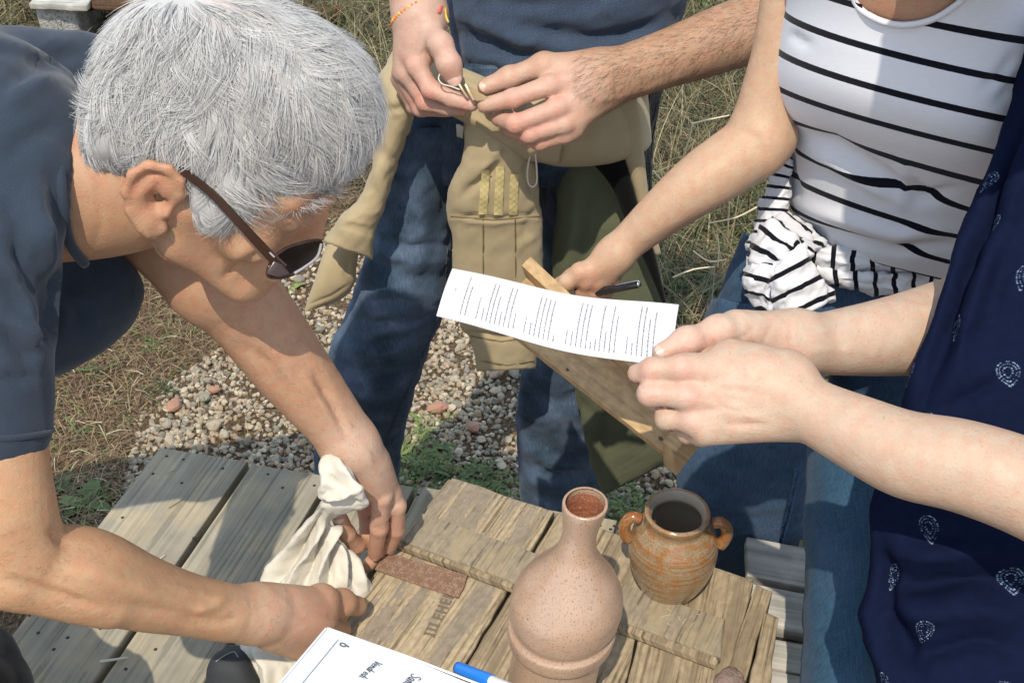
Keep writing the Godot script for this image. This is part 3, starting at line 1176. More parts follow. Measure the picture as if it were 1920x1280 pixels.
# ------------------------------------------------------------------ crate
func crate() -> void:
	var t := thing("wooden_crate", "old tan wooden crate with flaking paint and cross battens, upside down on the table", "crate", Vector3.ZERO)
	var h := CRATE_Y
	var q4 := func(l: Array, y: float) -> Array: return [on(l[0], l[1], y), on(l[2], l[3], y), on(l[4], l[5], y), on(l[6], l[7], y)]
	var k := 0
	# boards: corners far left, near left, near right, far right
	for l in [[848, 894, 490, 1345, 800, 1362, 1040, 957], [1046, 962, 806, 1364, 1146, 1376, 1236, 1026], [1240, 1030, 1152, 1376, 1330, 1390, 1414, 1089]]:
		put("board", board(q4.call(l, h), 0.012, 100 + k, 0.0016, 0.0025).made(), [M.crate_flaky, M.crate_tan, M.crate_tan][k], t)
		k += 1
	# battens across
	put("batten", board(q4.call([788, 960, 748, 1011, 1350, 1230, 1358, 1160], h + 0.014), 0.0135, 104, 0.0016, 0.003).made(), M.crate_batten, t)
	put("moulding", board(q4.call([750, 1010, 743, 1020, 1342, 1246, 1349, 1231], h + 0.010), 0.0095, 105, 0.0012, 0.002).made(), M.crate_tan, t)
	# sides
	put("side_board", board(q4.call([842, 897, 486, 1350, 491, 1351, 848, 898], h - 0.013), 0.066, 106, 0.001, 0.002).made(), M.crate_tan, t)
	put("side_board", board(q4.call([850, 896, 853, 902, 1412, 1096, 1412, 1088], h - 0.013), 0.066, 107, 0.001, 0.002).made(), M.crate_tan, t)
	# the end: two split rails
	put("end_rail", board(q4.call([1419, 1092, 1346, 1300, 1392, 1300, 1449, 1107], h - 0.004), 0.06, 108, 0.0016, 0.004).made(), M.crate_tan, t)
	put("end_rail", board(q4.call([1434, 1142, 1398, 1310, 1442, 1320, 1461, 1156], h + 0.006), 0.065, 109, 0.002, 0.005).made(), M.crate_tan, t)
	# the stamped lettering, almost worn away, running up the flaky board
	var ink := plain(lin(0.16, 0.12, 0.08), 0.9)
	var tm := TextMesh.new()
	var sf := SystemFont.new()
	sf.font_names = PackedStringArray(["Droid Sans"])
	sf.font_weight = 700
	tm.font = sf
	tm.text = "III EHEH"
	tm.font_size = 16
	tm.pixel_size = 0.0011
	tm.depth = 0.0004
	var wr := put("stamped_lettering", tm, ink, t)
	var s0 := on(795, 1212, h + 0.0006)
	var s1 := on(855, 1090, h + 0.0006)
	var dx := (s1 - s0).normalized()
	wr.transform = Transform3D(Basis(dx, Vector3.UP.cross(dx), Vector3.UP), (s0 + s1) * 0.5)
	wr.set_meta("label", "faint worn dark stamped letters along the board")
	# rusty hinge plate held against the boards
	var rust := plain(Color.WHITE, 0.85, M.fine, 0.08, 30.0)
	rust.albedo_texture = tex(paint(256, 256, [noise_image(256, 256, 0.012, 121), noise_image(256, 256, 0.04, 122), noise_image(256, 256, 0.2, 123)], func(a, b, c):
		return Color(0.53, 0.41, 0.34).lerp(Color(0.65, 0.55, 0.475), clampf((a - 0.45) * 2.0 + (b - 0.5) * 2.2, 0.0, 1.0)) * (0.93 + 0.2 * (c - 0.4))))
	rust.metallic_specular = 0.3
	var p := put("rusty_plate", board(q4.call([722, 1033, 702, 1066, 860, 1120, 878, 1078], h + 0.0045), 0.003, 110, 0.0008, 0.001).made(), rust)
	tag(p, "flat rusty brown iron plate lying on the crate under the fingertips", "iron plate")
	var sh := plain(lin(0.24, 0.17, 0.14), 0.85, M.fine, 0.2, 20.0)
	var sb := sphere_bits(77, 0.4, Vector3(0.017, 0.009, 0.020), 8, 12)
	var o := put("stone_shard", sb.made(), sh, self, on(1370, 1280, h + 0.006))
	tag(o, "purple-brown stone lying at the crate's right front corner", "stone")
	# bits of straw on the batten
	var m := plain(lin(0.62, 0.54, 0.38), 0.8)
	var b := Buf.new()
	var rng := RandomNumberGenerator.new()
	rng.seed = 8
	for j in 7:
		var c := on(1284 + rng.randf_range(-40, 30), 1156 + rng.randf_range(-16, 14), h + 0.0155)
		var w := rng.randf() * TAU
		var d := Vector3(cos(w), 0.05, sin(w)) * rng.randf_range(0.002, 0.006)
		b.join(tube([c - d, c + d * 0.3, c + d + Vector3(0.0006, 0, 0.0008)], 0.00024, 5))
	o = put("straw_wisp", b.made(), m)
	tag(o, "small wisp of pale straw on the crate below the jar", "straw")

# ------------------------------------------------------------------ pottery
# turn a list of [row, half width] seen in the photograph into a profile about an upright axis a given way off
func profile(rows: Array, f: float, base: float) -> Array:
	var o := []
	for r in rows:
		var v: float = (r[0] - 640.0) / FL
		var d := f / (CP - v * SP)
		o.append([r[1] * d / FL, EYE.y - d * (SP + v * CP) - base])
	return o

func pottery() -> void:
	# bottle
	var f := 0.72
	var base := CRATE_Y + 0.001
	var t := thing("stoneware_bottle", "tall speckled pinkish-beige stoneware bottle with flared neck and collared body", "bottle", Vector3.ZERO)
	var clay := plain(Color.WHITE, 0.34, M.fine, 0.003, 18.0)
	clay.albedo_texture = tex(paint(512, 512, [noise_image(512, 512, 0.012, 131), noise_image(512, 512, 0.07, 132, FastNoiseLite.TYPE_SIMPLEX, 1), noise_image(512, 512, 0.35, 133)], func(a, b, c):
		var k = Color(0.765, 0.63, 0.52).lerp(Color(0.70, 0.59, 0.505), a) * (0.92 + 0.2 * (c - 0.5))
		if b > 0.885: k = k.lerp(Color(0.30, 0.18, 0.12), clampf((b - 0.885) * 14.0, 0.0, 0.85))
		return k))
	clay.uv1_scale = Vector3.ONE * 9.0
	clay.clearcoat_enabled = true
	clay.clearcoat = 0.7
	clay.clearcoat_roughness = 0.25
	# rows of the neck, lowered for its backward lean
	var rows := [[938, 43.5], [950, 42], [975, 36.5], [1000, 33], [1022, 35], [1040, 41], [1056, 51], [1072, 63], [1086, 75], [1100, 87], [1112, 96], [1122, 102], [1133, 105.5], [1148, 105.5], [1158, 103.5], [1164, 100]]
	for q in rows: if q[0] < 1100: q[0] += (1100 - q[0]) * 0.165
	var pr: Array = profile(rows, f, base)
	pr.reverse()
	var lowr: Array = profile([[1166, 97], [1171, 95.5], [1175, 98.5], [1179, 102.5], [1191, 101], [1197, 98], [1201, 91], [1206, 84.5], [1240, 82.5], [1275, 82], [1310, 80]], f, base)
	lowr.reverse()
	var r0: float = lowr[0][0]
	var whole: Array = [[0.0, 0.0], [r0 * 0.9, 0.0], [r0, 0.004]]
	for q in smooth_prof(lowr, 4): if q[1] > 0.006: whole.append(q)
	for q in smooth_prof(pr, 5): whole.append(q)
	# rim and the inside of the neck
	var rim: Array = pr[pr.size() - 1]
	whole.append([rim[0] - 0.0008, rim[1] + 0.0016])
	whole.append([rim[0] - 0.0026, rim[1] + 0.0010])
	var inner: Array = []
	for q in [[rim[0] - 0.004, rim[1] - 0.004], [0.0145, rim[1] - 0.03], [0.0125, rim[1] - 0.06], [0.014, rim[1] - 0.09]]: inner.append(q)
	var outer := lathe(whole, 72)
	outer.outward()
	var inn := lathe(inner + [[0.0, rim[1] - 0.095]], 48)
	var foot := at(1046, 1150, -f)
	for b in [outer, inn]:
		for k in b.v.size():
			# the neck of the hand-made bottle leans to the right and back
			var hh: float = maxf(b.v[k].y - 0.06, 0.0)
			b.v[k] += Vector3(0.105, 0, -0.055) * hh
	var where := Vector3(foot.x - 0.004, base, -f)
	put("body", outer.made(), clay, t, where)
	var red := plain(Color.WHITE, 0.45, M.fine, 0.1, 40.0)
	red.albedo_texture = tex(paint(128, 128, [noise_image(128, 128, 0.05, 141), noise_image(128, 128, 0.25, 142), noise_image(128, 128, 0.1, 143)], func(a, b, c): return Color(0.56, 0.35, 0.26).lerp(Color(0.78, 0.60, 0.47), clampf((b - 0.62) * 5.0, 0.0, 1.0))))
	red.uv1_scale = Vector3.ONE * 12.0
	put("throat", inn.made(), red, t, where)
	# jar
	f = 0.893
	t = thing("stoneware_jar", "squat glazed brown two-handled stoneware jar with an open mouth", "jar", Vector3.ZERO)
	var glaze := plain(Color.WHITE, 0.22, tex(stretched(256, 256, 1, 0.03, 151)), 0.06, 10.0)
	var swirl := noise_image(512, 64, 0.02, 152)
	swirl.resize(512, 512, Image.INTERPOLATE_CUBIC)
	var bands := noise_image(32, 512, 0.035, 153)
	bands.resize(512, 512, Image.INTERPOLATE_CUBIC)
	glaze.albedo_texture = tex(paint(512, 512, [noise_image(512, 512, 0.014, 154), bands, noise_image(512, 512, 0.09, 155)], func(a, b, c):
		var k: Color = Color(0.61, 0.52, 0.40).lerp(Color(0.63, 0.45, 0.28), clampf((a - 0.42) * 3.0 + (b - 0.5) * 0.9, 0.0, 1.0))
		k = k.lerp(Color(0.47, 0.30, 0.19), clampf((c - 0.56) * 2.6 + (b - 0.6) * 1.2, 0.0, 0.6))
		return k * (0.95 + 0.5 * (c - 0.5))))
	glaze.heightmap_texture = tex(bands)
	glaze.heightmap_scale = 0.07
	glaze.uv1_triplanar = false
	glaze.uv1_scale = Vector3(2, 8, 1)
	glaze.clearcoat_enabled = true
	glaze.clearcoat = 0.5
	glaze.clearcoat_roughness = 0.18
	var jr: Array = profile([[960, 61.5], [966, 60.5], [972, 57], [979, 58], [988, 67], [1000, 77], [1018, 83], [1038, 82], [1062, 74], [1084, 61], [1098, 51]], f, CRATE_Y)
	var floor_y: float = jr[jr.size() - 1][1]
	for q in jr: q[1] -= floor_y
	jr.reverse()
	var jw: Array = [[0.0, 0.0], [jr[0][0] * 0.96, 0.0]]
	jw.append_array(smooth_prof(jr, 5))
	var top: Array = jr[jr.size() - 1]
	jw.append([top[0] - 0.0015, top[1] + 0.0022])
	jw.append([top[0] - 0.0042, top[1] + 0.001])
	var jc := at(1262, 1030, -f)
	where = Vector3(jc.x, CRATE_Y + floor_y + 0.0005, -f)
	put("body", lathe(jw, 72).made(), glaze, t, where)
	var dark := plain(lin(0.36, 0.30, 0.23), 0.4, M.fine, 0.05, 20.0)
	put("inside", lathe(smooth_prof([[top[0] - 0.0042, top[1] + 0.001], [top[0] - 0.007, top[1] - 0.005], [top[0] - 0.008, top[1] - 0.012], [top[0] + 0.001, top[1] - 0.025], [top[0] + 0.008, top[1] - 0.05], [top[0] - 0.006, 0.012], [0.0, 0.008]], 4), 56).made(), dark, t, where)
	var hi: float = top[1]
	var hgl: StandardMaterial3D = glaze.duplicate()
	hgl.heightmap_enabled = false
	hgl.uv1_scale = Vector3(0.3, 3.0, 1)
	hgl.albedo_color = Color(1.0, 0.86, 0.74)
	for s in [-1.0, 1.0]:
		var pts: Array = []
		for q in [[0.040, hi - 0.013], [0.047, hi - 0.0105], [0.0525, hi - 0.014], [0.0560, hi - 0.023], [0.0555, hi - 0.034], [0.0505, hi - 0.046]]:
			var w := 0.12 if s > 0 else -0.05
			pts.append(Vector3(s * q[0] * cos(w), q[1], q[0] * sin(w)))
		var hb := tube(smooth_path(pts, 6), 0.0062, 14, 0.0072)
		put("handle", hb.made(), hgl, t, where)
# ------------------------------------------------------------------ bag, notice sheet, pen, case
func small_things() -> void:
	# cotton bag
	var cot := cloth(Color(0.815, 0.795, 0.745), 0.92, 0.08, 0.06, M.weave, 171, 0.2)
	cot.backlight_enabled = true
	cot.backlight = Color(0.12, 0.11, 0.09)
	var t := thing("cotton_bag", "crumpled off-white cotton bag gathered in the bent person's left hand", "cloth bag", Vector3.ZERO)
	var b := loft([[608, 843, 630, 848, 1.250, 0.004], [600, 866, 658, 880, 1.240, 0.012], [601, 900, 676, 922, 1.238, 0.016], [604, 928, 690, 948, 1.250, 0.016], [599, 948, 652, 960, 1.27, 0.016], [586, 968, 620, 975, 1.305, 0.016], [556, 1000, 630, 1004, 1.33, 0.022], [528, 1040, 660, 1044, 1.35, 0.030], [498, 1085, 694, 1090, 1.36, 0.040], [474, 1114, 704, 1124, 1.37, 0.044], [452, 1170, 690, 1190, 1.375, 0.048], [440, 1240, 640, 1260, 1.38, 0.05], [446, 1310, 600, 1330, 1.39, 0.05]], 12, 150, 2.0, 0.0)
	b = folds(b, [[[604, 960, 560, 1030, 500, 1110], 7, -0.013], [[614, 965, 575, 1040, 530, 1115], 6, 0.013], [[622, 968, 592, 1040, 562, 1115], 6, -0.012], [[632, 970, 608, 1040, 590, 1112], 6, 0.012], [[640, 972, 624, 1040, 614, 1112], 6, -0.013], [[620, 980, 642, 1040, 650, 1112], 5, 0.010], [[626, 990, 655, 1050, 668, 1112], 5, -0.011], [[634, 1010, 668, 1060, 688, 1112], 5, 0.008], [[596, 962, 540, 1036, 484, 1105], 6, 0.010],
		[[612, 850, 632, 872, 655, 905, 684, 940], 7, 0.010], [[606, 890, 640, 905, 655, 915], 8, -0.010], [[602, 930, 640, 928, 668, 915], 6, 0.008], [[600, 942, 640, 944, 680, 946], 6, -0.008], [[604, 866, 610, 900, 604, 935], 6, 0.006],
		[[440, 1220, 470, 1250, 480, 1300], 8, -0.010], [[470, 1200, 500, 1250, 505, 1300], 8, 0.010], [[500, 1210, 540, 1250, 560, 1300], 8, -0.010], [[455, 1200, 460, 1250, 470, 1300], 6, 0.008]])
	rumple(b, 0.0018, 0.025, 15)
	put("bag_body", b.made(), cot, t)
	# black padded case behind the paper
	t = thing("padded_case", "dark grey padded case with a stitched edge under the white bag", "case", Vector3.ZERO)
	var pad := plain(lin(0.022, 0.025, 0.030), 0.7, M.cell, 0.03, 30.0)
	b = loft([[432, 1208, 470, 1212, 1.355, 0.006], [404, 1226, 470, 1236, 1.35, 0.02], [390, 1250, 480, 1262, 1.348, 0.026], [388, 1285, 490, 1290, 1.35, 0.028], [392, 1340, 480, 1345, 1.35, 0.026]], 8, 40, 2.6)
	put("case_body", b.made(), pad, t)
	put("stitching", tube(smooth_path([near_face(b, 404, 1240, 0.001), near_face(b, 422, 1228, 0.001), near_face(b, 438, 1222, 0.001), near_face(b, 446, 1232, 0.001)], 5), 0.0008, 6).made(), plain(lin(0.2, 0.19, 0.17), 0.7), t)
	# the sheet with handwriting in its sleeve, propped in the foreground
	var sw := thing("notice_sheet", "white sheet with the handwritten weekdays in the foreground", "paper sheet", Vector3.ZERO)
	var a := at(612, 1178, 1.13)
	var r := at(940, 1302, 1.05)
	var l := at(470, 1345, 1.03)
	var ux := r - a
	var vy := l - a
	var nn := ux.cross(vy).normalized()
	if nn.dot(EYE - a) < 0: nn = -nn
	var page := Buf.new()
	for side in 2:
		for j in 9:
			for k in 9:
				page.add(a + ux * (k / 8.0 * 1.25) + vy * (j / 8.0 * 1.6) + nn * (0.002 * sin(k * 0.7) - 0.0006 * side), Vector2(k / 8.0, j / 8.0))
	for side in 2:
		for j in 8:
			for k in 8:
				var p := side * 81 + j * 9 + k
				if side == 0: page.quad(p, p + 1, p + 10, p + 9)
				else: page.quad(p, p + 9, p + 10, p + 1)
	var pm := plain(lin(0.68, 0.73, 0.80), 0.55)
	pm.cull_mode = BaseMaterial3D.CULL_DISABLED
	put("page", page.made(), pm, sw)
	var clear := StandardMaterial3D.new()
	clear.transparency = BaseMaterial3D.TRANSPARENCY_ALPHA
	clear.albedo_color = Color(1, 1, 1, 0.12)
	clear.roughness = 0.12
	var edge := plain(lin(0.74, 0.74, 0.76), 0.35)
	var hair := plain(lin(0.25, 0.25, 0.29), 0.6)
	# a point of the page, in photograph pixels
	var on_page := func(x: float, y: float, lift: float) -> Vector3:
		var dir := at(x, y, 1.0) - EYE
		return EYE + dir * ((a - EYE).dot(nn) / dir.dot(nn)) + nn * (lift + 0.0022)
	put("sleeve_edge", tube([on_page.call(614, 1179, -0.001), on_page.call(770, 1236, 0.0), on_page.call(945, 1304, 0.0)], 0.0012, 6).made(), edge, sw)
	put("sleeve_edge", tube([on_page.call(611, 1180, -0.001), on_page.call(540, 1264, -0.001), on_page.call(470, 1345, 0)], 0.0012, 6).made(), edge, sw)
	put("fold_line", tube([on_page.call(634, 1202, 0.0), on_page.call(598, 1246, 0.0), on_page.call(560, 1292, 0.0)], 0.0004, 5).made(), hair, sw)
	var ink := plain(lin(0.06, 0.07, 0.10), 0.5)
	# the small round mark in the corner
	var mark := []
	for k in 13: mark.append(on_page.call(643 + 5.5 * cos(TAU * k / 12.0), 1212 + 3.2 * sin(TAU * k / 12.0 + 0.4), 0.0002))
	put("corner_mark", tube(mark, 0.0006, 5).made(), ink, sw)
	put("corner_mark", tube([on_page.call(648, 1213, 0.0002), on_page.call(654, 1216, 0.0002)], 0.0007, 5).made(), ink, sw)
	# handwriting as pen strokes: letters in a unit box, x along the line, y up
	var abc := {
		"V": [[0.0, 1.5, 0.15, 1.55, 0.3, 0.0, 0.75, 1.5]], "e": [[0.0, 0.4, 0.5, 0.55, 0.4, 0.95, 0.1, 0.7, 0.15, 0.1, 0.6, 0.2]], "n": [[0.0, 0.95, 0.1, 0.0, 0.15, 0.6, 0.4, 0.95, 0.5, 0.5, 0.6, 0.05]],
		"d": [[0.5, 0.85, 0.15, 0.9, 0.05, 0.3, 0.3, 0.05, 0.5, 0.5], [0.62, 1.7, 0.5, 0.3, 0.65, 0.05]], "r": [[0.0, 0.95, 0.1, 0.0, 0.15, 0.7, 0.45, 0.95]], "i": [[0.1, 0.95, 0.15, 0.05, 0.3, 0.1], [0.18, 1.35, 0.2, 1.3]],
		"S": [[0.65, 1.4, 0.25, 1.6, 0.05, 1.15, 0.5, 0.75, 0.55, 0.2, 0.2, 0.0, 0.0, 0.25]], "a": [[0.5, 0.85, 0.15, 0.9, 0.05, 0.25, 0.3, 0.05, 0.5, 0.8, 0.52, 0.1, 0.65, 0.05]], "m": [[0.0, 0.95, 0.08, 0.0, 0.15, 0.7, 0.35, 0.95, 0.42, 0.05, 0.5, 0.7, 0.7, 0.95, 0.78, 0.05]]}
	var words := [["Vendredi", 704, 1242, 672, 1272, 9.0], ["Samedi", 773, 1266, 741, 1296, 9.0]]
	for w in words:
		var p0: Vector3 = on_page.call(w[1], w[2], 0.0)
		var p1: Vector3 = on_page.call(w[3], w[4], 0.0)
		var dx := (p1 - p0).normalized()
		var dy := nn.cross(dx).normalized()
		var total := 0.0
		for ch in w[0]: total += 0.78 if ch != "i" else 0.45
		var s := p0.distance_to(p1) / total
		var x := 0.0
		var ib := Buf.new()
		for ch in w[0]:
			for st in abc[ch]:
				var pts := []
				for j in range(0, st.size(), 2): pts.append(p0 + dx * (x + st[j]) * s + dy * st[j + 1] * s * 1.25 + nn * 0.0003)
				ib.join(tube(smooth_path(pts, 3), 0.00042, 5))
			x += 0.78 if ch != "i" else 0.45
		put("handwriting", ib.made(), ink, sw)
	# felt pen
	var fp := thing("felt_pen", "white felt pen with a bright blue cap beside the handwritten sheet", "felt pen", Vector3.ZERO)
	var q0: Vector3 = at(858, 1251, 1.115)
	var q1: Vector3 = at(922, 1277, 1.075)
	var q2: Vector3 = at(1060, 1335, 0.995)
	var blue := plain(lin(0.015, 0.20, 0.72), 0.3)
	var capb := tube([q0, q0.lerp(q1, 0.08), q0.lerp(q1, 0.5), q1], 0.0056, 18, 0.0062)
	put("cap", capb.made(), blue, fp)
	put("barrel", tube([q1, q1.lerp(q2, 0.5), q2], 0.0055, 18, 0.0055).made(), plain(lin(0.75, 0.76, 0.78), 0.35), fp)
# ------------------------------------------------------------------ the bent man at the left
# a flat plate cut to an outline, with thickness along n
func plate(pts: Array, n: Vector3, thick: float) -> Buf:
	var b := Buf.new()
	var m := pts.size()
	var c := Vector3.ZERO
	for p in pts: c += p
	c /= m
	for s in [0.5, -0.5]:
		for q in [0.0, 0.0015]:
			for p in pts: b.add(p + (c - p).normalized() * (0.0015 - q) + n * thick * s * (1.0 - q * 200.0))
	# rows: 0 inset top, 1 outer top, 2 inset bottom, 3 outer bottom
	for k in m:
		var k2 := (k + 1) % m
		b.quad(k, k2, m + k2, m + k)
		b.quad(m + k, m + k2, 3 * m + k2, 3 * m + k)
		b.quad(3 * m + k, 3 * m + k2, 2 * m + k2, 2 * m + k)
	var t := b.add(c + n * thick * 0.5)
	var u := b.add(c - n * thick * 0.5)
	for k in m:
		var k2 := (k + 1) % m
		b.tri(t, k2, k)
		b.tri(u, 2 * m + k, 2 * m + k2)
	return b

# fingernail: a small domed plate at p, along the finger a, facing n
func nail(p: Vector3, a: Vector3, n: Vector3, wide: float, long: float, parent: Node3D) -> void:
	a = (a - n * a.dot(n)).normalized()
	var s := a.cross(n).normalized()
	var b := Buf.new()
	for j in 7:
		for k in 7:
			var u := k / 3.0 - 1.0
			var v := j / 3.0 - 1.0
			var sq := 1.0 - 0.22 * v * v * u * u
			b.add(p + s * u * wide * sq * (1.0 - 0.12 * maxf(-v, 0.0)) + a * v * long * sq - n * (u * u * wide * 0.45 + v * v * long * 0.12))
	for j in 6:
		for k in 6:
			var q := j * 7 + k
			b.quad(q, q + 7, q + 8, q + 1)
	b.normals()
	var f := b.v.size()
	for k in f: b.add(b.v[k] - n * 0.0012)
	for j in 6:
		for k in 6:
			var q := f + j * 7 + k
			b.quad(q, q + 1, q + 8, q + 7)
	b.n.clear()
	put("fingernail", b.made(), M.nail, parent)

# a nail on the last joint of a finger
func nail_on(tip: Vector3, joint: Vector3, r: float, n: Vector3, parent: Node3D) -> void:
	var a := (tip - joint).normalized()
	n = (n - a * n.dot(a)).normalized()
	nail(tip - a * 0.0005 + n * r * 0.97, a, n, r * 0.70, r * 0.80, parent)

func bent_man() -> void:
	var t := thing("person", "grey-haired person bending over the table in a dark navy shirt and sunglasses", "person", Vector3.ZERO)
	# hair on the arms
	M.nail = plain(lin(0.66, 0.43, 0.34), 0.28)
	var right := Vector3.RIGHT
	var upv := Vector3(0, CP, -SP)
	var tow := Vector3(0, SP, CP)
	var C := at(398, 296, 1.0)
	var Fd := (right * 0.85 - upv * 0.51 - tow * 0.15).normalized()
	var Ud := right * 0.46 + upv * 0.72 + tow * 0.50
	Ud = (Ud - Fd * Ud.dot(Fd)).normalized()
	var Sd := Fd.cross(Ud).normalized()
	var H := Basis(Sd, Ud, -Fd)
	var hp := func(s: float, u: float, f: float) -> Vector3: return C + Sd * s + Ud * u + Fd * f
	# --- head and neck
	var lo := C - Vector3.ONE * 0.19
	var f := Field.new(Vector3(-0.44, lo.y - 0.02, lo.z - 0.01), C + Vector3(0.19, 0.17, 0.17), 0.0032)
	f.ball(hp.call(0, 0.045, -0.008), H, Vector3(0.077, 0.092, 0.098), 0.02)
	f.ball(hp.call(0, 0.0, 0.040), H, Vector3(0.063, 0.076, 0.056), 0.03)
	for s in [-1.0, 1.0]:
		f.cone(hp.call(s * 0.058, -0.020, 0.005), hp.call(s * 0.048, -0.058, 0.012), 0.017, 0.016, 0.02)
		f.cone(hp.call(s * 0.047, -0.057, 0.012), hp.call(s * 0.018, -0.086, 0.070), 0.016, 0.016, 0.02)
		f.ball(hp.call(s * 0.046, -0.022, 0.062), H, Vector3(0.022, 0.018, 0.024), 0.018)
		f.cone(hp.call(s * 0.012, 0.030, 0.093), hp.call(s * 0.045, 0.030, 0.078), 0.011, 0.010, 0.012)
		f.ball(hp.call(s * 0.033, 0.008, 0.096), H, Vector3(0.017, 0.013, 0.014), 0.008, true)
		f.ball(hp.call(s * 0.032, 0.008, 0.083), H, Vector3.ONE * 0.0122, 0.002)
		f.cone(hp.call(s * 0.020, 0.016, 0.091), hp.call(s * 0.045, 0.012, 0.084), 0.0035, 0.003, 0.004)
		f.ball(hp.call(s * 0.012, -0.034, 0.097), H, Vector3(0.008, 0.008, 0.010), 0.006)
	f.cone(hp.call(0, 0.022, 0.097), hp.call(0, -0.028, 0.106), 0.008, 0.0105, 0.010)
	f.ball(hp.call(0, -0.085, 0.080), H, Vector3(0.021, 0.016, 0.016), 0.016)
	f.ball(hp.call(0, -0.056, 0.080), H, Vector3(0.029, 0.024, 0.019), 0.014)
	f.cone(hp.call(-0.020, -0.052, 0.096), hp.call(0.020, -0.052, 0.096), 0.0045, 0.0045, 0.006)
	f.cone(hp.call(-0.018, -0.061, 0.095), hp.call(0.018, -0.061, 0.095), 0.005, 0.005, 0.006)
	f.cone(hp.call(-0.024, -0.057, 0.096), hp.call(0.024, -0.057, 0.096), 0.0012, 0.0012, 0.003, true)
	limb(f, [[345, 335, 1.03, 92], [255, 342, 1.03, 122], [170, 345, 1.03, 138], [60, 350, 1.03, 142]], 0.035)
	# the tendon and the edge of the throat
	# ears
	for s in [1.0, -1.0]:
		var ep := func(u: float, q: float, out: float) -> Vector3: return hp.call(s * (0.077 + out), -0.010 + u, -0.012 + q)
		f.ball(ep.call(-0.002, -0.003, 0.006), Basis(Sd, Ud, -Fd).rotated(Ud, s * 0.38), Vector3(0.0055, 0.030, 0.019), 0.005)
		var hx := [[0.002, 0.012, 0.004], [0.014, 0.016, 0.004], [0.026, 0.012, 0.007], [0.032, 0.0, 0.011], [0.028, -0.014, 0.014], [0.014, -0.022, 0.016], [-0.004, -0.021, 0.015], [-0.018, -0.012, 0.011], [-0.029, 0.0, 0.007], [-0.032, 0.008, 0.005], [-0.024, 0.013, 0.003]]
		for j in hx.size() - 1:
			var w: float = 0.0042 if j < 7 else 0.0062
			f.cone(ep.call(hx[j][0], hx[j][1], hx[j][2]), ep.call(hx[j + 1][0], hx[j + 1][1], hx[j + 1][2]), w, w, 0.003)
		f.cone(ep.call(0.018, -0.006, 0.011), ep.call(-0.002, -0.012, 0.012), 0.0038, 0.0038, 0.003)
		f.cone(ep.call(-0.002, -0.012, 0.012), ep.call(-0.014, -0.002, 0.009), 0.0036, 0.0036, 0.003)
		f.ball(ep.call(0.000, 0.003, 0.011), H, Vector3(0.011, 0.0105, 0.0085), 0.004, true)
		f.ball(ep.call(-0.008, 0.0125, 0.005), H, Vector3(0.004, 0.006, 0.004), 0.003)
		f.ball(ep.call(0.016, 0.004, 0.006), H, Vector3(0.005, 0.012, 0.010), 0.004)
		f.ball(ep.call(-0.022, 0.002, 0.006), H, Vector3(0.0075, 0.010, 0.009), 0.005)
	var body := f.nets()
	body = folds(body, [
		[[418, 520, 440, 503, 470, 484, 505, 470], 7, -0.003], [[400, 505, 430, 488, 470, 468], 14, 0.002],
		[[300, 425, 285, 455, 300, 490, 340, 520], 12, -0.0022],
		[[175, 470, 190, 420, 180, 330], 9, -0.0015], [[150, 250, 190, 262, 215, 285], 6, -0.001], [[150, 290, 185, 300], 6, -0.001],
		[[560, 400, 640, 392], 4, -0.0012], [[548, 424, 625, 418], 4, -0.0012], [[500, 440, 470, 425], 4, -0.0012], [[495, 452, 462, 446], 4, -0.001]])
	skin_tint(body, Color(0.50, 0.285, 0.165), Color(0.50, 0.17, 0.11), [[285, 350, 60, 0.35], [600, 400, 60, 0.25], [180, 260, 60, 0.3], [350, 520, 40, 0.25]], 3)
	# --- the near (right) arm, on the crate's edge
	f = Field.new(Vector3(-0.50, 0.48, -0.94), Vector3(-0.10, 1.10, -0.56), 0.0034)
	limb(f, [[0, 650, 0.95, 76], [6, 850, 0.955, 78], [20, 960, 0.965, 80], [42, 1045, 0.985, 76]], 0.015)
	limb(f, [[30, 1050, 0.985, 74], [100, 1062, 1.00, 76], [165, 1076, 1.02, 83], [260, 1110, 1.06, 69], [345, 1132, 1.10, 57], [430, 1149, 1.14, 52], [486, 1150, 1.17, 49]], 0.02)
	f.cone(at(20, 1100, 0.97), at(200, 1140, 1.02), 0.016, 0.012, 0.02)
	limb(f, [[486, 1150, 1.17, 49], [545, 1158, 1.20, 50], [585, 1165, 1.225, 46]], 0.02)
	f.cone(at(520, 1130, 1.185), at(606, 1148, 1.235), 0.017, 0.014, 0.012)
	f.cone(at(510, 1185, 1.19), at(575, 1215, 1.235), 0.019, 0.016, 0.012)
	finger(f, [[545, 1128, 1.195], [602, 1124, 1.235], [640, 1130, 1.27], [670, 1136, 1.30]], 0.0145, 0.0112, 0.010)
	finger(f, [[598, 1160, 1.24], [640, 1180, 1.30], [634, 1212, 1.335]], 0.0105, 0.0085)
	finger(f, [[592, 1182, 1.245], [632, 1204, 1.30], [618, 1234, 1.33]], 0.0105, 0.0085)
	finger(f, [[584, 1202, 1.245], [616, 1228, 1.295], [600, 1256, 1.32]], 0.0100, 0.008)
	finger(f, [[574, 1222, 1.24], [600, 1250, 1.28], [584, 1272, 1.30]], 0.0090, 0.007)
	var b := f.nets()
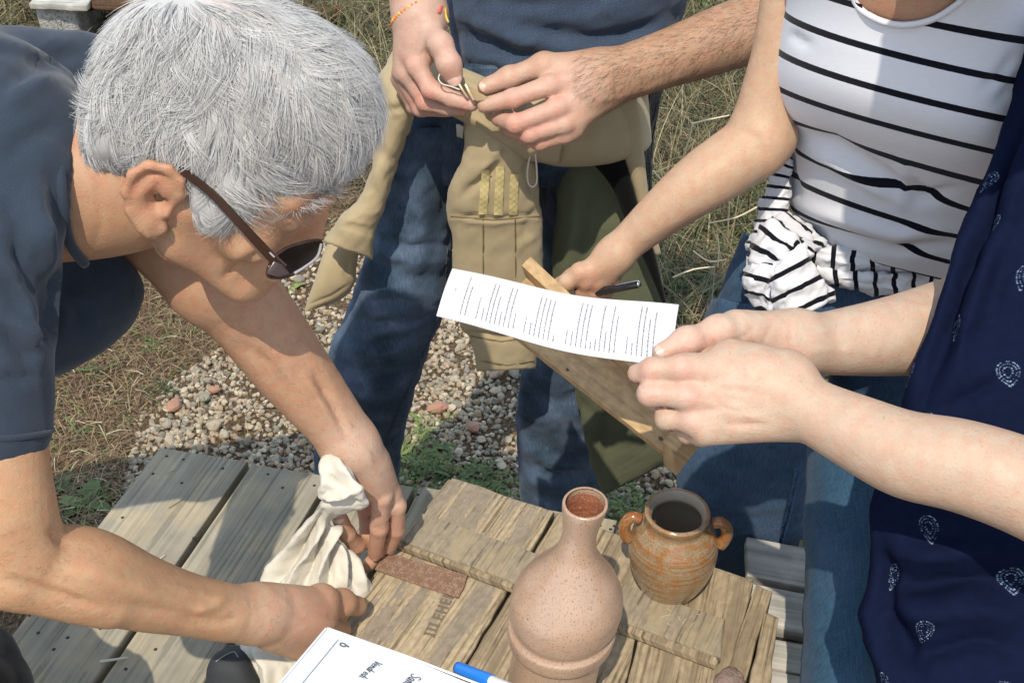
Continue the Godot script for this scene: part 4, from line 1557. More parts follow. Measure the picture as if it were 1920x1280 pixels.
	b = folds(b, [[[98, 985, 108, 1010, 128, 1022], 10, -0.004], [[0, 1082, 60, 1098, 130, 1122, 200, 1142], 10, -0.004], [[120, 1060, 220, 1090, 330, 1120], 22, 0.003], [[200, 1130, 320, 1148, 420, 1166], 13, -0.003], [[360, 1150, 405, 1132, 425, 1118], 11, 0.003], [[330, 1162, 420, 1166, 455, 1152], 9, -0.0025], [[300, 1095, 400, 1120, 470, 1126], 8, 0.0016],
		[[466, 1110, 473, 1150, 462, 1190], 4, -0.0005], [[520, 1120, 548, 1142, 575, 1146], 6, 0.0012], [[500, 1180, 535, 1196, 560, 1206], 6, 0.0010], [[540, 1132, 570, 1160, 600, 1166], 9, -0.0012], [[610, 1152, 640, 1162], 5, -0.002], [[652, 1110, 655, 1125], 3, -0.0007], [[657, 1110, 660, 1125], 3, -0.0007], [[662, 1111, 665, 1126], 3, -0.0007]])
	skin_tint(b, Color(0.50, 0.285, 0.155), Color(0.56, 0.25, 0.16), [[580, 1140, 50, 0.2], [600, 1190, 60, 0.25], [640, 1130, 40, 0.3]], 5, [[545, 1160, 90, Color(0.60, 0.39, 0.27)]])
	arm_hair(b, Vector2(60, 1060), Vector2(500, 1150), 80, 1500, 0.009, 15, t, lin(0.30, 0.20, 0.12))
	body.join(b)
	# --- the far (left) arm holding the cloth bag and the plate
	f = Field.new(Vector3(-0.42, 0.50, -1.16), Vector3(-0.07, 1.16, -0.80), 0.0032)
	limb(f, [[190, 330, 1.22, 92], [330, 450, 1.15, 88], [400, 520, 1.155, 86]], 0.02)
	limb(f, [[400, 520, 1.155, 84], [470, 590, 1.185, 79], [545, 690, 1.22, 70], [622, 786, 1.25, 56], [658, 838, 1.265, 51]], 0.02)
	limb(f, [[658, 838, 1.265, 51], [684, 872, 1.28, 45], [702, 905, 1.295, 34]], 0.015)
	f.cone(at(700, 868, 1.285), at(735, 925, 1.315), 0.016, 0.0115, 0.010)
	f.cone(at(650, 850, 1.275), at(668, 915, 1.325), 0.015, 0.012, 0.012)
	# index, straight down to the plate
	finger(f, [[708, 905, 1.292], [716, 930, 1.296], [711, 988, 1.330], [703, 1036, 1.374]], 0.0122, 0.0090, 0.0025)
	# middle, behind it
	finger(f, [[735, 922, 1.318], [745, 948, 1.322], [744, 992, 1.352], [730, 1026, 1.386]], 0.0105, 0.0084, 0.002)
	# ring and little fingers curled in the shade of the palm
	finger(f, [[730, 925, 1.345], [722, 965, 1.375], [704, 985, 1.385], [690, 975, 1.385]], 0.0095, 0.0078, 0.002)
	finger(f, [[712, 925, 1.345], [700, 952, 1.372], [684, 958, 1.374], [676, 948, 1.37]], 0.0085, 0.0072, 0.002)
	# thumb, bent outward, its nail up
	finger(f, [[668, 900, 1.318], [688, 960, 1.385], [690, 1010, 1.392], [668, 1022, 1.376], [650, 1000, 1.352], [637, 972, 1.334]], 0.0105, 0.0094, 0.003)
	finger(f, [[716, 1004, 1.385], [708, 1040, 1.394], [688, 1062, 1.394]], 0.0092, 0.0082, 0.002)
	b = f.nets()
	b = folds(b, [[[590, 700, 620, 760, 642, 800, 655, 830], 10, -0.005], [[560, 690, 600, 750, 630, 800], 11, 0.0035], [[440, 600, 500, 690, 560, 760], 16, -0.003], [[520, 580, 580, 660, 640, 740], 16, 0.003], [[440, 640, 470, 665, 520, 690], 10, -0.002], [[640, 770, 655, 815, 690, 850, 702, 885], 6, 0.0013], [[600, 730, 630, 790, 648, 830], 6, 0.001], [[620, 826, 655, 830, 700, 816], 4, -0.0004], [[700, 988, 722, 990], 3, -0.0012], [[700, 995, 720, 996], 3, -0.001], [[735, 962, 755, 960], 3, -0.0012]])
	skin_tint(b, Color(0.50, 0.285, 0.175), Color(0.62, 0.30, 0.21), [[670, 960, 40, 0.5], [740, 990, 40, 0.4], [705, 1040, 30, 0.3]], 8, [[680, 850, 80, Color(0.62, 0.42, 0.31)], [715, 940, 70, Color(0.62, 0.41, 0.30)]])
	arm_hair(b, Vector2(470, 590), Vector2(670, 850), 90, 1500, 0.009, 16, t, lin(0.22, 0.14, 0.09))
	body.join(b)
	body.normals()
	put("body", body.made(), M.skin, t)
	var tw := (EYE - at(703, 1036, 1.37)).normalized()
	nail_on(at(703, 1036, 1.374), at(711, 988, 1.330), 0.0090, tw, t)
	nail_on(at(637, 972, 1.334), at(650, 1000, 1.352), 0.0094, (tw + Vector3(-0.25, 0.1, 0)).normalized(), t)
	nail_on(at(730, 1026, 1.386), at(744, 992, 1.352), 0.0084, (tw + Vector3(0.6, 0.0, 0)).normalized(), t)
	# --- hair
	f = Field.new(C - Vector3(0.16, 0.14, 0.18), C + Vector3(0.22, 0.20, 0.18), 0.0045)
	f.ball(hp.call(0, 0.046, -0.008), H, Vector3(0.084, 0.101, 0.107), 0.02)
	f.ball(hp.call(-0.005, 0.105, 0.042), H, Vector3(0.064, 0.038, 0.052), 0.03)
	f.ball(hp.call(0.0, 0.088, 0.072), H, Vector3(0.050, 0.026, 0.028), 0.025)
	f.ball(hp.call(0.0, 0.0, -0.075), H, Vector3(0.062, 0.065, 0.036), 0.02)
	f.ball(hp.call(0.070, 0.014, 0.026), H, Vector3(0.012, 0.034, 0.024), 0.01)
	f.ball(hp.call(0, -0.070, 0.122), H, Vector3(0.105, 0.112, 0.086), 0.01, true)
	for s in [-1.0, 1.0]: f.ball(hp.call(s * 0.092, -0.016, -0.008), H, Vector3(0.030, 0.028, 0.024), 0.006, true)
	f.ball(hp.call(0, -0.125, -0.03), H, Vector3(0.15, 0.074, 0.12), 0.01, true)
	var cap := f.nets()
	cap.normals()
	var rng := RandomNumberGenerator.new()
	rng.seed = 21
	var nz := FastNoiseLite.new()
	nz.seed = 4
	nz.frequency = 22.0
	var nw := FastNoiseLite.new()
	nw.seed = 9
	nw.frequency = 85.0
	var whorl: Vector3 = hp.call(0.028, 0.150, -0.030)
	var hb := Buf.new()
	var count := cap.v.size()
	var made := 0
	while made < 68000:
		var k := rng.randi() % count
		var p := cap.v[k]
		var nn := cap.n[k]
		var rel := p - C
		# roots only on the scalp side, not on the carved face of the volume
		var lu := rel.dot(Ud)
		var lf := rel.dot(Fd)
		made += 1
		var flow := (p - whorl).normalized() * 0.8 + Fd * (0.55 + 1.6 * maxf(lu - 0.05, 0.0) * 6.0) - Ud * 0.35
		if lf < 0.0 and lu < 0.09: flow = -Ud * 1.0 - Fd * 0.25 + (p - whorl) * 3.0
		# neighbours in a lock share a bend, a lift and a tone
		var lock := (p / 0.0085).round() * 0.0085
		var own := nw.get_noise_3dv(lock * 3.0)
		var q1 := nz.get_noise_3dv(p)
		var q2 := nz.get_noise_3dv(lock + Vector3(3, 7, 1))
		flow = (flow - nn * flow.dot(nn)).normalized()
		var cross := nn.cross(flow)
		flow = (flow + cross * (q1 * 1.9 + own * 0.9) + cross * rng.randf_range(-0.09, 0.09)).normalized()
		var l := rng.randf_range(0.022, 0.042) * (0.60 if lu < 0.02 else 1.2)
		var lift := 0.03 + 0.17 * maxf(q2, 0.0) + rng.randf_range(-0.06, 0.10)
		var r := rng.randf_range(0.0002, 0.00036)
		var tone := 0.54 + 0.14 * own + rng.randf_range(-0.08, 0.08)
		if rng.randf() < 0.03: tone = rng.randf_range(0.26, 0.36)
		var col := Color(tone, tone * 0.985, tone * 0.965)
		var s := p - nn * 0.004
		var fb := hb.v.size()
		var curl := own * 3.4 + rng.randf_range(-0.3, 0.3)
		var dir := (flow + nn * (lift + 0.13)).normalized()
		for j in 6:
			var w := r * (1.0 if j < 3 else 1.0 - (j - 2) * 0.28)
			var sd := dir.cross(nn).normalized()
			hb.add(s + sd * w, Vector2.ZERO, col)
			hb.add(s - sd * w, Vector2.ZERO, col)
			hb.add(s + nn * w * 1.2, Vector2.ZERO, col)
			s += dir * l / 5.0
			dir = (dir + cross * curl * 0.22 - nn * 0.115).normalized()
		for j in 5:
			var a := fb + j * 3
			hb.quad(a, a + 2, a + 5, a + 3)
			hb.quad(a + 2, a + 1, a + 4, a + 5)
	for k in count:
		var tone := 0.50 + 0.09 * nz.get_noise_3dv(cap.v[k])
		var pink := clampf(1.0 - cap.v[k].distance_to(whorl) / 0.035, 0.0, 0.5)
		cap.c[k] = Color(tone, tone * 0.98, tone * 0.96).lerp(Color(0.62, 0.42, 0.34), pink)
		cap.v[k] -= cap.n[k] * (0.002 + 0.0035 * nz.get_noise_3dv(cap.v[k] * 1.3))
	var hm := StandardMaterial3D.new()
	hm.vertex_color_use_as_albedo = true
	hm.roughness = 0.5
	hm.metallic_specular = 0.16
	hm.backlight_enabled = true
	hm.backlight = Color(0.6, 0.6, 0.6)
	hm.cull_mode = BaseMaterial3D.CULL_DISABLED
	cap.n.clear()
	var hair := put("hair", cap.made(), hm, t)
	put("strands", hb.made(), hm, hair).set_meta("kind", "stuff")
	# --- sunglasses
	var tort := plain(lin(0.035, 0.016, 0.010), 0.22)
	var rimmat := plain(lin(0.36, 0.33, 0.33), 0.25)
	var lens := plain(lin(0.008, 0.005, 0.004), 0.3)
	lens.metallic_specular = 0.25
	var mir := func(p: Vector3) -> Vector3: return p - Sd * 2.0 * Sd.dot(p - C) - Fd * 0.024
	var arm: Array = smooth_path([at(296, 304, 0.945), at(322, 308, 0.921), at(352, 328, 0.915), at(400, 366, 0.913), at(460, 430, 0.915), at(505, 478, 0.920), at(530, 503, 0.925)], 4)
	var glasses: Node3D = null
	var rimpx := [[503, 503, 0.928], [512, 484, 0.932], [535, 466, 0.940], [568, 455, 0.960], [596, 450, 0.985], [603, 460, 0.990], [592, 483, 0.975], [570, 501, 0.957], [548, 514, 0.942], [522, 520, 0.931], [503, 517, 0.927]]
	for s in 2:
		var ap := []
		for p in arm: ap.append(p if s == 0 else mir.call(p))
		var strip := Buf.new()
		for j in ap.size():
			var dn: Vector3 = (ap[mini(j + 1, ap.size() - 1)] - ap[maxi(j - 1, 0)]).normalized()
			var sx := Sd * (1.0 if s == 0 else -1.0)
			var hh := dn.cross(sx).normalized()
			var ht := lerpf(0.0022, 0.0042, float(j) / ap.size())
			for q in [[1, 1], [1, -1], [-1, -1], [-1, 1]]:
				strip.add(ap[j] + hh * ht * q[0] + sx * 0.0014 * q[1])
		for j in ap.size() - 1:
			for k in 4: strip.quad(j * 4 + k, j * 4 + (k + 1) % 4, j * 4 + 4 + (k + 1) % 4, j * 4 + 4 + k)
		var o: MeshInstance3D
		if s == 0:
			glasses = Node3D.new()
			glasses.name = "sunglasses"
			t.add_child(glasses)
		o = put("temple_arm", strip.made(false), tort, glasses)
		var ring: Array = []
		for q in rimpx:
			var p := at(q[0], q[1], q[2])
			ring.append(p if s == 0 else mir.call(p))
		var nrm: Vector3 = ((ring[4] - ring[0]).cross(ring[8] - ring[0])).normalized()
		put("lens", plate(ring, nrm, 0.0022).made(), lens, glasses)
		var fr: Array = ring.duplicate()
		fr.append(ring[0])
		put("lens_rim", tube(smooth_path(fr, 3), 0.0016, 8).made(), tort, glasses)
		if s == 0:
			put("lens_rim", tube(smooth_path([at(602, 458, 0.964), at(594, 482, 0.95), at(572, 500, 0.937), at(552, 512, 0.928)], 4), 0.0012, 8).made(), rimmat, glasses)
			put("hinge", tube([at(505, 473, 0.9165), at(514, 482, 0.9185)], 0.0008, 6).made(), rimmat, glasses)
			var cor := [at(497, 513, 0.921), at(512, 488, 0.921), at(528, 494, 0.922), at(545, 513, 0.925), at(520, 521, 0.922)]
			put("end_piece", plate(cor, (EYE - cor[0]).normalized(), 0.006).made(), tort, glasses)
	# --- shirt
	f = Field.new(Vector3(-1.12, 0.80, -1.16), Vector3(-0.16, 1.36, -0.50), 0.006)
	limb(f, [[-95, 300, 1.09, 222], [-180, 360, 1.06, 305], [-600, 380, 1.02, 330], [-1250, 420, 0.96, 330]], 0.05)
	limb(f, [[-60, 190, 1.13, 130], [90, 165, 1.17, 108], [175, 190, 1.22, 112], [215, 240, 1.25, 100]], 0.05)
	limb(f, [[20, 600, 1.12, 130], [120, 570, 1.13, 110], [172, 545, 1.145, 92]], 0.05)
	limb(f, [[-10, 300, 1.02, 215], [40, 330, 1.0, 128]], 0.06)
	limb(f, [[20, 360, 0.97, 112], [0, 480, 0.945, 110], [-2, 640, 0.945, 98], [-2, 735, 0.95, 93], [0, 805, 0.952, 89]], 0.03)
	# neck opening
	f.cone(at(400, 400, 1.04), at(196, 385, 1.04), 0.082, 0.073, 0.006, true)
	f.cone(at(196, 400, 1.05), at(190, 470, 1.06), 0.060, 0.052, 0.006, true)
	b = f.nets()
	b = folds(b, [[[0, 175, 60, 122, 130, 96, 180, 92], 18, -0.006], [[0, 205, 60, 160, 120, 140], 16, 0.004],
		[[70, 470, 100, 540, 98, 610, 62, 680], 18, -0.014], [[40, 600, 80, 640, 66, 700], 14, 0.008], [[0, 520, 40, 570, 75, 620], 16, -0.006], [[20, 590, 60, 640, 72, 660], 12, 0.006], [[0, 610, 40, 660, 60, 690], 12, -0.007], [[0, 700, 35, 712, 70, 705], 10, -0.006],
		[[110, 500, 150, 570, 160, 640], 18, -0.010], [[60, 380, 92, 470, 96, 560], 14, 0.007], [[10, 440, 60, 520, 85, 580], 14, -0.008], [[0, 470, 50, 560, 70, 630], 12, 0.007], [[120, 230, 60, 250, 0, 300], 18, -0.004], [[130, 540, 185, 580, 215, 600], 14, 0.004], [[60, 330, 80, 420, 75, 480], 22, 0.006], [[95, 300, 108, 400, 112, 470], 12, -0.004], [[0, 360, 30, 420, 40, 500], 18, -0.005]])
	rumple(b, 0.0035, 0.09, 31)
	M.navy = cloth(Color(0.195, 0.23, 0.275), 0.95, 0.30, 0.10, M.weave, 71, 0.35)
	var shirt := put("shirt", b.made(), M.navy, t)
	var band: Array = smooth_path([at(122, 185, 1.01), at(114, 230, 0.985), at(112, 310, 0.955), at(118, 390, 0.955), at(130, 455, 0.985), at(158, 494, 1.02)], 5)
	put("neckband", tube(band, 0.0045, 10).made(), M.navy, shirt)
	var hem := []
	var hc := at(2, 812, 0.952)
	var hd := (at(2, 812, 0.952) - at(-2, 735, 0.95)).normalized()
	var hs := hd.cross(tow).normalized()
	var ht2 := hs.cross(hd).normalized()
	for k in 25: hem.append(hc + (hs * cos(TAU * k / 24.0) * 1.0 + ht2 * sin(TAU * k / 24.0)) * 0.0385 + hs * -0.0)
	put("sleeve_hem", tube(hem, 0.0024, 8).made(), M.navy, shirt)
	# --- trousers and shoes
	f = Field.new(Vector3(-1.25, -0.02, -1.12), Vector3(-0.38, 1.2, -0.45), 0.014)
	f.cone(Vector3(-0.95, 1.04, -0.80), Vector3(-0.98, 0.96, -0.80), 0.15, 0.15, 0.04)
	f.cone(Vector3(-0.95, 0.97, -0.70), Vector3(-0.515, 0.72, -0.62), 0.10, 0.078, 0.04)
	f.cone(Vector3(-0.515, 0.72, -0.62), Vector3(-0.66, 0.12, -0.64), 0.075, 0.055, 0.03)
	f.cone(Vector3(-0.97, 0.97, -0.92), Vector3(-0.80, 0.55, -0.98), 0.10, 0.075, 0.04)
	f.cone(Vector3(-0.80, 0.55, -0.98), Vector3(-0.95, 0.12, -0.98), 0.075, 0.055, 0.03)
	b = f.nets()
	rumple(b, 0.008, 0.10, 33)
	put("trousers", b.made(), cloth(Color(0.055, 0.058, 0.068), 0.95, 0.2, 0.1, M.twill, 74), t)
	for q in [Vector3(-0.62, 0.05, -0.64), Vector3(-0.91, 0.05, -0.98)]:
		var sb := sphere_bits(5, 0.05, Vector3(0.14, 0.052, 0.05), 10, 16)
		put("shoe", sb.made(), plain(lin(0.03, 0.03, 0.03), 0.6), t, q)
# ------------------------------------------------------------------ helpers for the standing people
# how far a shape's near face is at a pixel, and a point a little proud of it
func near_face(b: Buf, x: float, y: float, proud := 0.0, reach := 14.0) -> Vector3:
	var best := 1e9
	var fall := 1e9
	var dd := 1.3
	for k in b.v.size():
		var s := seen(b.v[k])
		var e := s.distance_squared_to(Vector2(x, y))
		var q := b.v[k] - EYE
		var d := -q.y * SP - q.z * CP
		if e < reach * reach:
			if d + e * 0.0004 < best: best = d + e * 0.0004; dd = d
		elif best > 1e8 and e < fall:
			fall = e; dd = d
	return at(x, y, dd - proud)

# head and neck above the picture: they shade what the photograph shows
func plain_head(c: Vector3, fd: Vector3, neck: Vector3) -> Buf:
	var f := Field.new(c - Vector3.ONE * 0.24, c + Vector3.ONE * 0.19, 0.0085)
	var sd := fd.cross(Vector3.UP).normalized()
	var ud := sd.cross(fd).normalized()
	var h := Basis(sd, ud, -fd)
	f.ball(c + ud * 0.045, h, Vector3(0.077, 0.092, 0.098), 0.02)
	f.ball(c - ud * 0.02 + fd * 0.035, h, Vector3(0.062, 0.085, 0.058), 0.03)
	f.ball(c - ud * 0.095 + fd * 0.075, h, Vector3(0.026, 0.02, 0.02), 0.03)
	f.cone(c + ud * 0.01 + fd * 0.095, c - ud * 0.035 + fd * 0.112, 0.009, 0.013, 0.012)
	for s in [-1.0, 1.0]:
		f.ball(c + sd * s * 0.033 + fd * 0.098 + ud * 0.012, h, Vector3(0.016, 0.012, 0.012), 0.008, true)
		f.ball(c + sd * s * 0.080 - fd * 0.015, h, Vector3(0.007, 0.030, 0.018), 0.005)
	f.cone(c - ud * 0.05 - fd * 0.01, neck, 0.055, 0.06, 0.04)
	return f.nets()

func plain_hair(c: Vector3, fd: Vector3, col: Color, long: bool, parent: Node3D, sd0: int) -> void:
	var f := Field.new(c - Vector3(0.2, 0.34, 0.2), c + Vector3.ONE * 0.2, 0.009)
	var sd := fd.cross(Vector3.UP).normalized()
	var ud := sd.cross(fd).normalized()
	var h := Basis(sd, ud, -fd)
	f.ball(c + ud * 0.052 - fd * 0.004, h, Vector3(0.088, 0.100, 0.108), 0.02)
	if long: f.cone(c - fd * 0.06, c - fd * 0.085 - ud * 0.20, 0.075, 0.05, 0.03)
	f.ball(c - ud * 0.05 + fd * 0.115, h, Vector3(0.11, 0.11, 0.09), 0.01, true)
	var b := f.nets()
	rumple(b, 0.012, 0.02, sd0, Vector3(1, 0.35, 1))
	put("hair", b.made(), plain(col, 0.6), parent)

# fine hairs standing on an arm between two points
func arm_hair(b: Buf, a: Vector2, c: Vector2, wide: float, n: int, l: float, sd: int, parent: Node3D, col: Color) -> void:
	var rng := RandomNumberGenerator.new()
	rng.seed = sd
	b.normals()
	var o := Buf.new()
	var ids := PackedInt32Array()
	for k in b.v.size():
		var s := seen(b.v[k])
		var e := c - a
		var t := clampf((s - a).dot(e) / e.length_squared(), 0.0, 1.0)
		if s.distance_to(a + e * t) < wide: ids.append(k)
	if ids.is_empty(): return
	var dir := (at(a.x, a.y, 1.3) - at(c.x, c.y, 1.3)).normalized()
	for j in n:
		var k := ids[rng.randi() % ids.size()]
		var nn := b.n[k]
		var d := (dir - nn * dir.dot(nn) + nn * 0.35 + Vector3(rng.randf_range(-0.4, 0.4), rng.randf_range(-0.7, 0.2), rng.randf_range(-0.4, 0.4))).normalized()
		var p := b.v[k]
		var s := d.cross(nn).normalized() * 0.00011
		var ll := l * rng.randf_range(0.6, 1.3)
		var f := o.v.size()
		for q in 4:
			var w := 1.0 - q * 0.25
			o.add(p + s * w); o.add(p - s * w)
			p += d * ll / 3.0
			d = (d - nn * 0.22).normalized()
		for q in 3: o.quad(f + q * 2, f + q * 2 + 1, f + q * 2 + 3, f + q * 2 + 2)
	var m := plain(col, 0.5)
	m.cull_mode = BaseMaterial3D.CULL_DISABLED
	put("arm_hair", o.made(), m, parent).set_meta("kind", "stuff")

# ------------------------------------------------------------------ the standing man with the brass tag
func key_man() -> void:
	var t := thing("person", "standing person in a blue heathered T-shirt and jeans, khaki hoodie tied round the waist", "person", Vector3.ZERO)
	# right hand, at the left
	var f := Field.new(Vector3(-0.26, 0.86, -1.46), Vector3(0.02, 1.32, -0.90), 0.003)
	limb(f, [[745, -330, 1.34, 60], [752, -200, 1.31, 60], [768, -70, 1.31, 54], [782, 0, 1.32, 47], [788, 30, 1.32, 46]], 0.015)
	limb(f, [[788, 30, 1.32, 44], [785, 70, 1.318, 40], [778, 98, 1.322, 32]], 0.02)
	f.cone(at(770, 60, 1.33), at(756, 135, 1.332), 0.017, 0.0125, 0.014)
	f.cone(at(800, 50, 1.31), at(790, 105, 1.312), 0.017, 0.013, 0.012)
	finger(f, [[776, 108, 1.312], [782, 124, 1.310], [808, 168, 1.308], [850, 186, 1.302], [884, 196, 1.296]], 0.0122, 0.0080)
	finger(f, [[758, 122, 1.326], [764, 140, 1.326], [797, 192, 1.334], [840, 202, 1.326], [866, 204, 1.316]], 0.0112, 0.0078)
	finger(f, [[750, 136, 1.338], [788, 203, 1.352], [836, 207, 1.344]], 0.0102, 0.0078)
	finger(f, [[746, 148, 1.348], [776, 200, 1.364], [815, 206, 1.364]], 0.0090, 0.0072)
	finger(f, [[805, 55, 1.305], [826, 84, 1.286], [842, 120, 1.284], [850, 143, 1.290]], 0.0126, 0.0108, 0.008)
	var body := f.nets()
	body = folds(body, [[[828, 106, 846, 103], 3, -0.0008], [[828, 111, 848, 108], 3, -0.0007], [[800, 160, 816, 152], 3, -0.0007], [[804, 168, 818, 160], 3, -0.0006], [[786, 100, 800, 98, 806, 108], 5, -0.002]])
	skin_tint(body, Color(0.58, 0.375, 0.285), Color(0.66, 0.31, 0.24), [[800, 170, 30, 0.4], [790, 196, 30, 0.45], [870, 198, 25, 0.45], [848, 135, 30, 0.35], [770, 110, 30, 0.3]], 12)
	# left hand and hairy forearm
	f = Field.new(Vector3(-0.06, 0.83, -1.52), Vector3(0.38, 1.24, -0.90), 0.003)
	limb(f, [[1128, 145, 1.305, 47], [1160, 140, 1.312, 49], [1250, 110, 1.33, 52], [1340, 78, 1.35, 59], [1430, 42, 1.38, 64], [1490, -20, 1.40, 62]], 0.02)
	limb(f, [[1490, -20, 1.40, 60], [1440, -200, 1.42, 64]], 0.02)
	f.cone(at(1128, 140, 1.305), at(1050, 158, 1.295), 0.023, 0.0145, 0.02)
	f.cone(at(1122, 155, 1.305), at(1064, 200, 1.298), 0.023, 0.0145, 0.02)
	f.cone(at(1120, 165, 1.308), at(1076, 234, 1.302), 0.021, 0.0135, 0.02)
	f.cone(at(1100, 128, 1.302), at(1020, 128, 1.300), 0.017, 0.0135, 0.014)
	finger(f, [[1055, 155, 1.290], [1030, 160, 1.285], [962, 184, 1.280], [908, 198, 1.288]], 0.0128, 0.0084)
	finger(f, [[1065, 194, 1.292], [1045, 203, 1.286], [966, 232, 1.282], [934, 222, 1.306]], 0.0124, 0.0088)
	finger(f, [[1074, 226, 1.298], [1058, 233, 1.292], [992, 252, 1.292], [956, 243, 1.314]], 0.0114, 0.0084)
	finger(f, [[1078, 245, 1.304], [1060, 253, 1.302], [1012, 267, 1.306], [978, 258, 1.326]], 0.0100, 0.0078)
	finger(f, [[1090, 122, 1.298], [1020, 122, 1.298], [955, 146, 1.302], [912, 163, 1.302]], 0.0140, 0.0104, 0.006)
	var b := f.nets()
	b = folds(b, [[[1290, 140, 1210, 168, 1160, 182, 1100, 190], 6, 0.0012], [[1200, 108, 1150, 128, 1095, 140, 1050, 150], 6, 0.0012], [[1170, 190, 1130, 212, 1095, 226], 6, 0.001], [[1150, 95, 1160, 150, 1150, 205], 8, -0.0014], [[1120, 110, 1135, 150], 8, 0.001], [[960, 172, 970, 195], 4, -0.0008], [[968, 170, 978, 192], 4, -0.0006], [[1000, 178, 1050, 165], 9, 0.0008]])
	skin_tint(b, Color(0.455, 0.268, 0.165), Color(0.66, 0.32, 0.24), [[965, 190, 35, 0.35], [965, 232, 35, 0.45], [1000, 255, 35, 0.45], [1035, 160, 35, 0.3], [1060, 205, 35, 0.3]], 14, [[960, 190, 70, Color(0.62, 0.40, 0.30)], [1050, 180, 75, Color(0.60, 0.39, 0.29)], [1010, 240, 60, Color(0.60, 0.38, 0.29)]])
	arm_hair(b, Vector2(1150, 140), Vector2(1420, 50), 75, 7000, 0.0125, 5, t, lin(0.10, 0.06, 0.035))
	body.join(b)
	# shoulders and trunk inside the shirt
	f = Field.new(Vector3(-0.26, 0.90, -1.60), Vector3(0.44, 1.56, -1.22), 0.010)
	f.cone(at(745, -330, 1.34), Vector3(-0.12, 1.40, -1.42), 0.037, 0.06, 0.02)
	f.cone(at(1440, -200, 1.42), Vector3(0.25, 1.38, -1.42), 0.041, 0.06, 0.02)
	f.cone(Vector3(-0.10, 1.40, -1.42), Vector3(0.22, 1.39, -1.42), 0.07, 0.07, 0.04)
	f.cone(Vector3(0.06, 1.38, -1.42), Vector3(0.06, 1.02, -1.42), 0.085, 0.07, 0.04)
	f.cone(Vector3(0.06, 1.40, -1.42), Vector3(0.05, 1.50, -1.38), 0.06, 0.055, 0.03)
	b = f.nets()
	skin_tint(b, Color(0.5, 0.31, 0.21), Color(0.6, 0.28, 0.2), [], 16)
	body.join(b)
	b = plain_head(Vector3(0.05, 1.70, -1.30), Vector3(0, -0.55, 0.83), Vector3(0.05, 1.47, -1.38))
	skin_tint(b, Color(0.5, 0.31, 0.21), Color(0.6, 0.28, 0.2), [], 15)
	body.join(b)
	body.normals()
	put("body", body.made(), M.skin, t)
	plain_hair(Vector3(0.05, 1.70, -1.30), Vector3(0, -0.55, 0.83), lin(0.05, 0.035, 0.025), false, t, 3)
	nail_on(at(850, 143, 1.29), at(842, 120, 1.284), 0.0116, (EYE - at(850, 140, 1.29)).normalized(), t)
	nail_on(at(912, 163, 1.302), at(955, 146, 1.302), 0.0104, (EYE - at(910, 160, 1.29)).normalized() + Vector3(0, 0.3, 0), t)
	# bracelet of knotted cord
	var cordm := [plain(lin(0.75, 0.22, 0.05), 0.6), plain(lin(0.62, 0.42, 0.06), 0.6), plain(lin(0.72, 0.10, 0.06), 0.6)]
	var br := Node3D.new()
	br.name = "bracelet"
	t.add_child(br)
	var wc := at(785, 26, 1.32)
	var wax := (at(788, 60, 1.32) - at(780, -10, 1.32)).normalized()
	var wx := wax.cross(Vector3(0, SP, CP)).normalized()
	var wy := wx.cross(wax).normalized()
	var bead := sphere_bits(2, 0.1, Vector3(0.0026, 0.0024, 0.0030), 5, 7).made()
	for k in 44:
		var w := TAU * k / 44.0
		var p := wc + (wx * cos(w) + wy * sin(w)) * 0.0305 + wax * (0.012 * cos(w) - 0.004)
		put("bead", bead, cordm[0 if k % 3 else 1] if k % 11 else cordm[2], br, p)
	var e0 := wc + wx * -0.0315 + wax * -0.012
	if seen(e0).x < seen(wc).x: e0 = wc + wx * 0.0315 + wax * 0.010
	put("cord_end", tube(smooth_path([e0, at(836, 28, 1.298), at(841, 42, 1.296)], 4), 0.0012, 6).made(), cordm[1], br)
	put("cord_end", tube(smooth_path([e0, at(826, 16, 1.296), at(822, 24, 1.294)], 4), 0.0014, 6).made(), cordm[2], br)
	# T-shirt
	b = loft([[800, -420, 1350, -420, -1.40, 0.12], [828, -250, 1330, -250, -1.40, 0.125], [836, -100, 1300, -100, -1.40, 0.12], [838, 0, 1284, 0, -1.40, 0.115], [846, 70, 1262, 70, -1.40, 0.11], [860, 128, 1240, 128, -1.40, 0.108], [878, 168, 1225, 166, -1.40, 0.106]], 12, 96, 2.3, 0.012)
	b = folds(b, [[[1282, 4, 1230, 48, 1150, 72, 1050, 66, 960, 40], 14, -0.007], [[1280, 30, 1200, 80, 1120, 98, 1030, 96], 12, 0.005], [[850, 20, 900, 45, 980, 78, 1040, 84], 13, 0.006], [[846, 60, 900, 72, 970, 104, 1040, 112], 12, -0.006], [[860, 100, 930, 112, 990, 128], 10, 0.004], [[870, 130, 930, 140, 1000, 146], 9, -0.005], [[900, -10, 980, 10, 1080, 15], 14, -0.004], [[1180, -20, 1130, 20, 1090, 40], 14, 0.004], [[1225, 150, 1180, 120, 1120, 108], 10, -0.004]])
	rumple(b, 0.004, 0.05, 41)
	put("t_shirt", b.made(), cloth(Color(0.25, 0.30, 0.375), 0.95, 0.55, 0.08, M.weave, 81, 0.3), t)
	# jeans
	b = loft([[742, 120, 1190, 120, -1.42, 0.115], [735, 200, 1195, 200, -1.42, 0.12], [728, 290, 1200, 290, -1.42, 0.115], [722, 350, 1200, 350, -1.42, 0.10]], 5, 48)
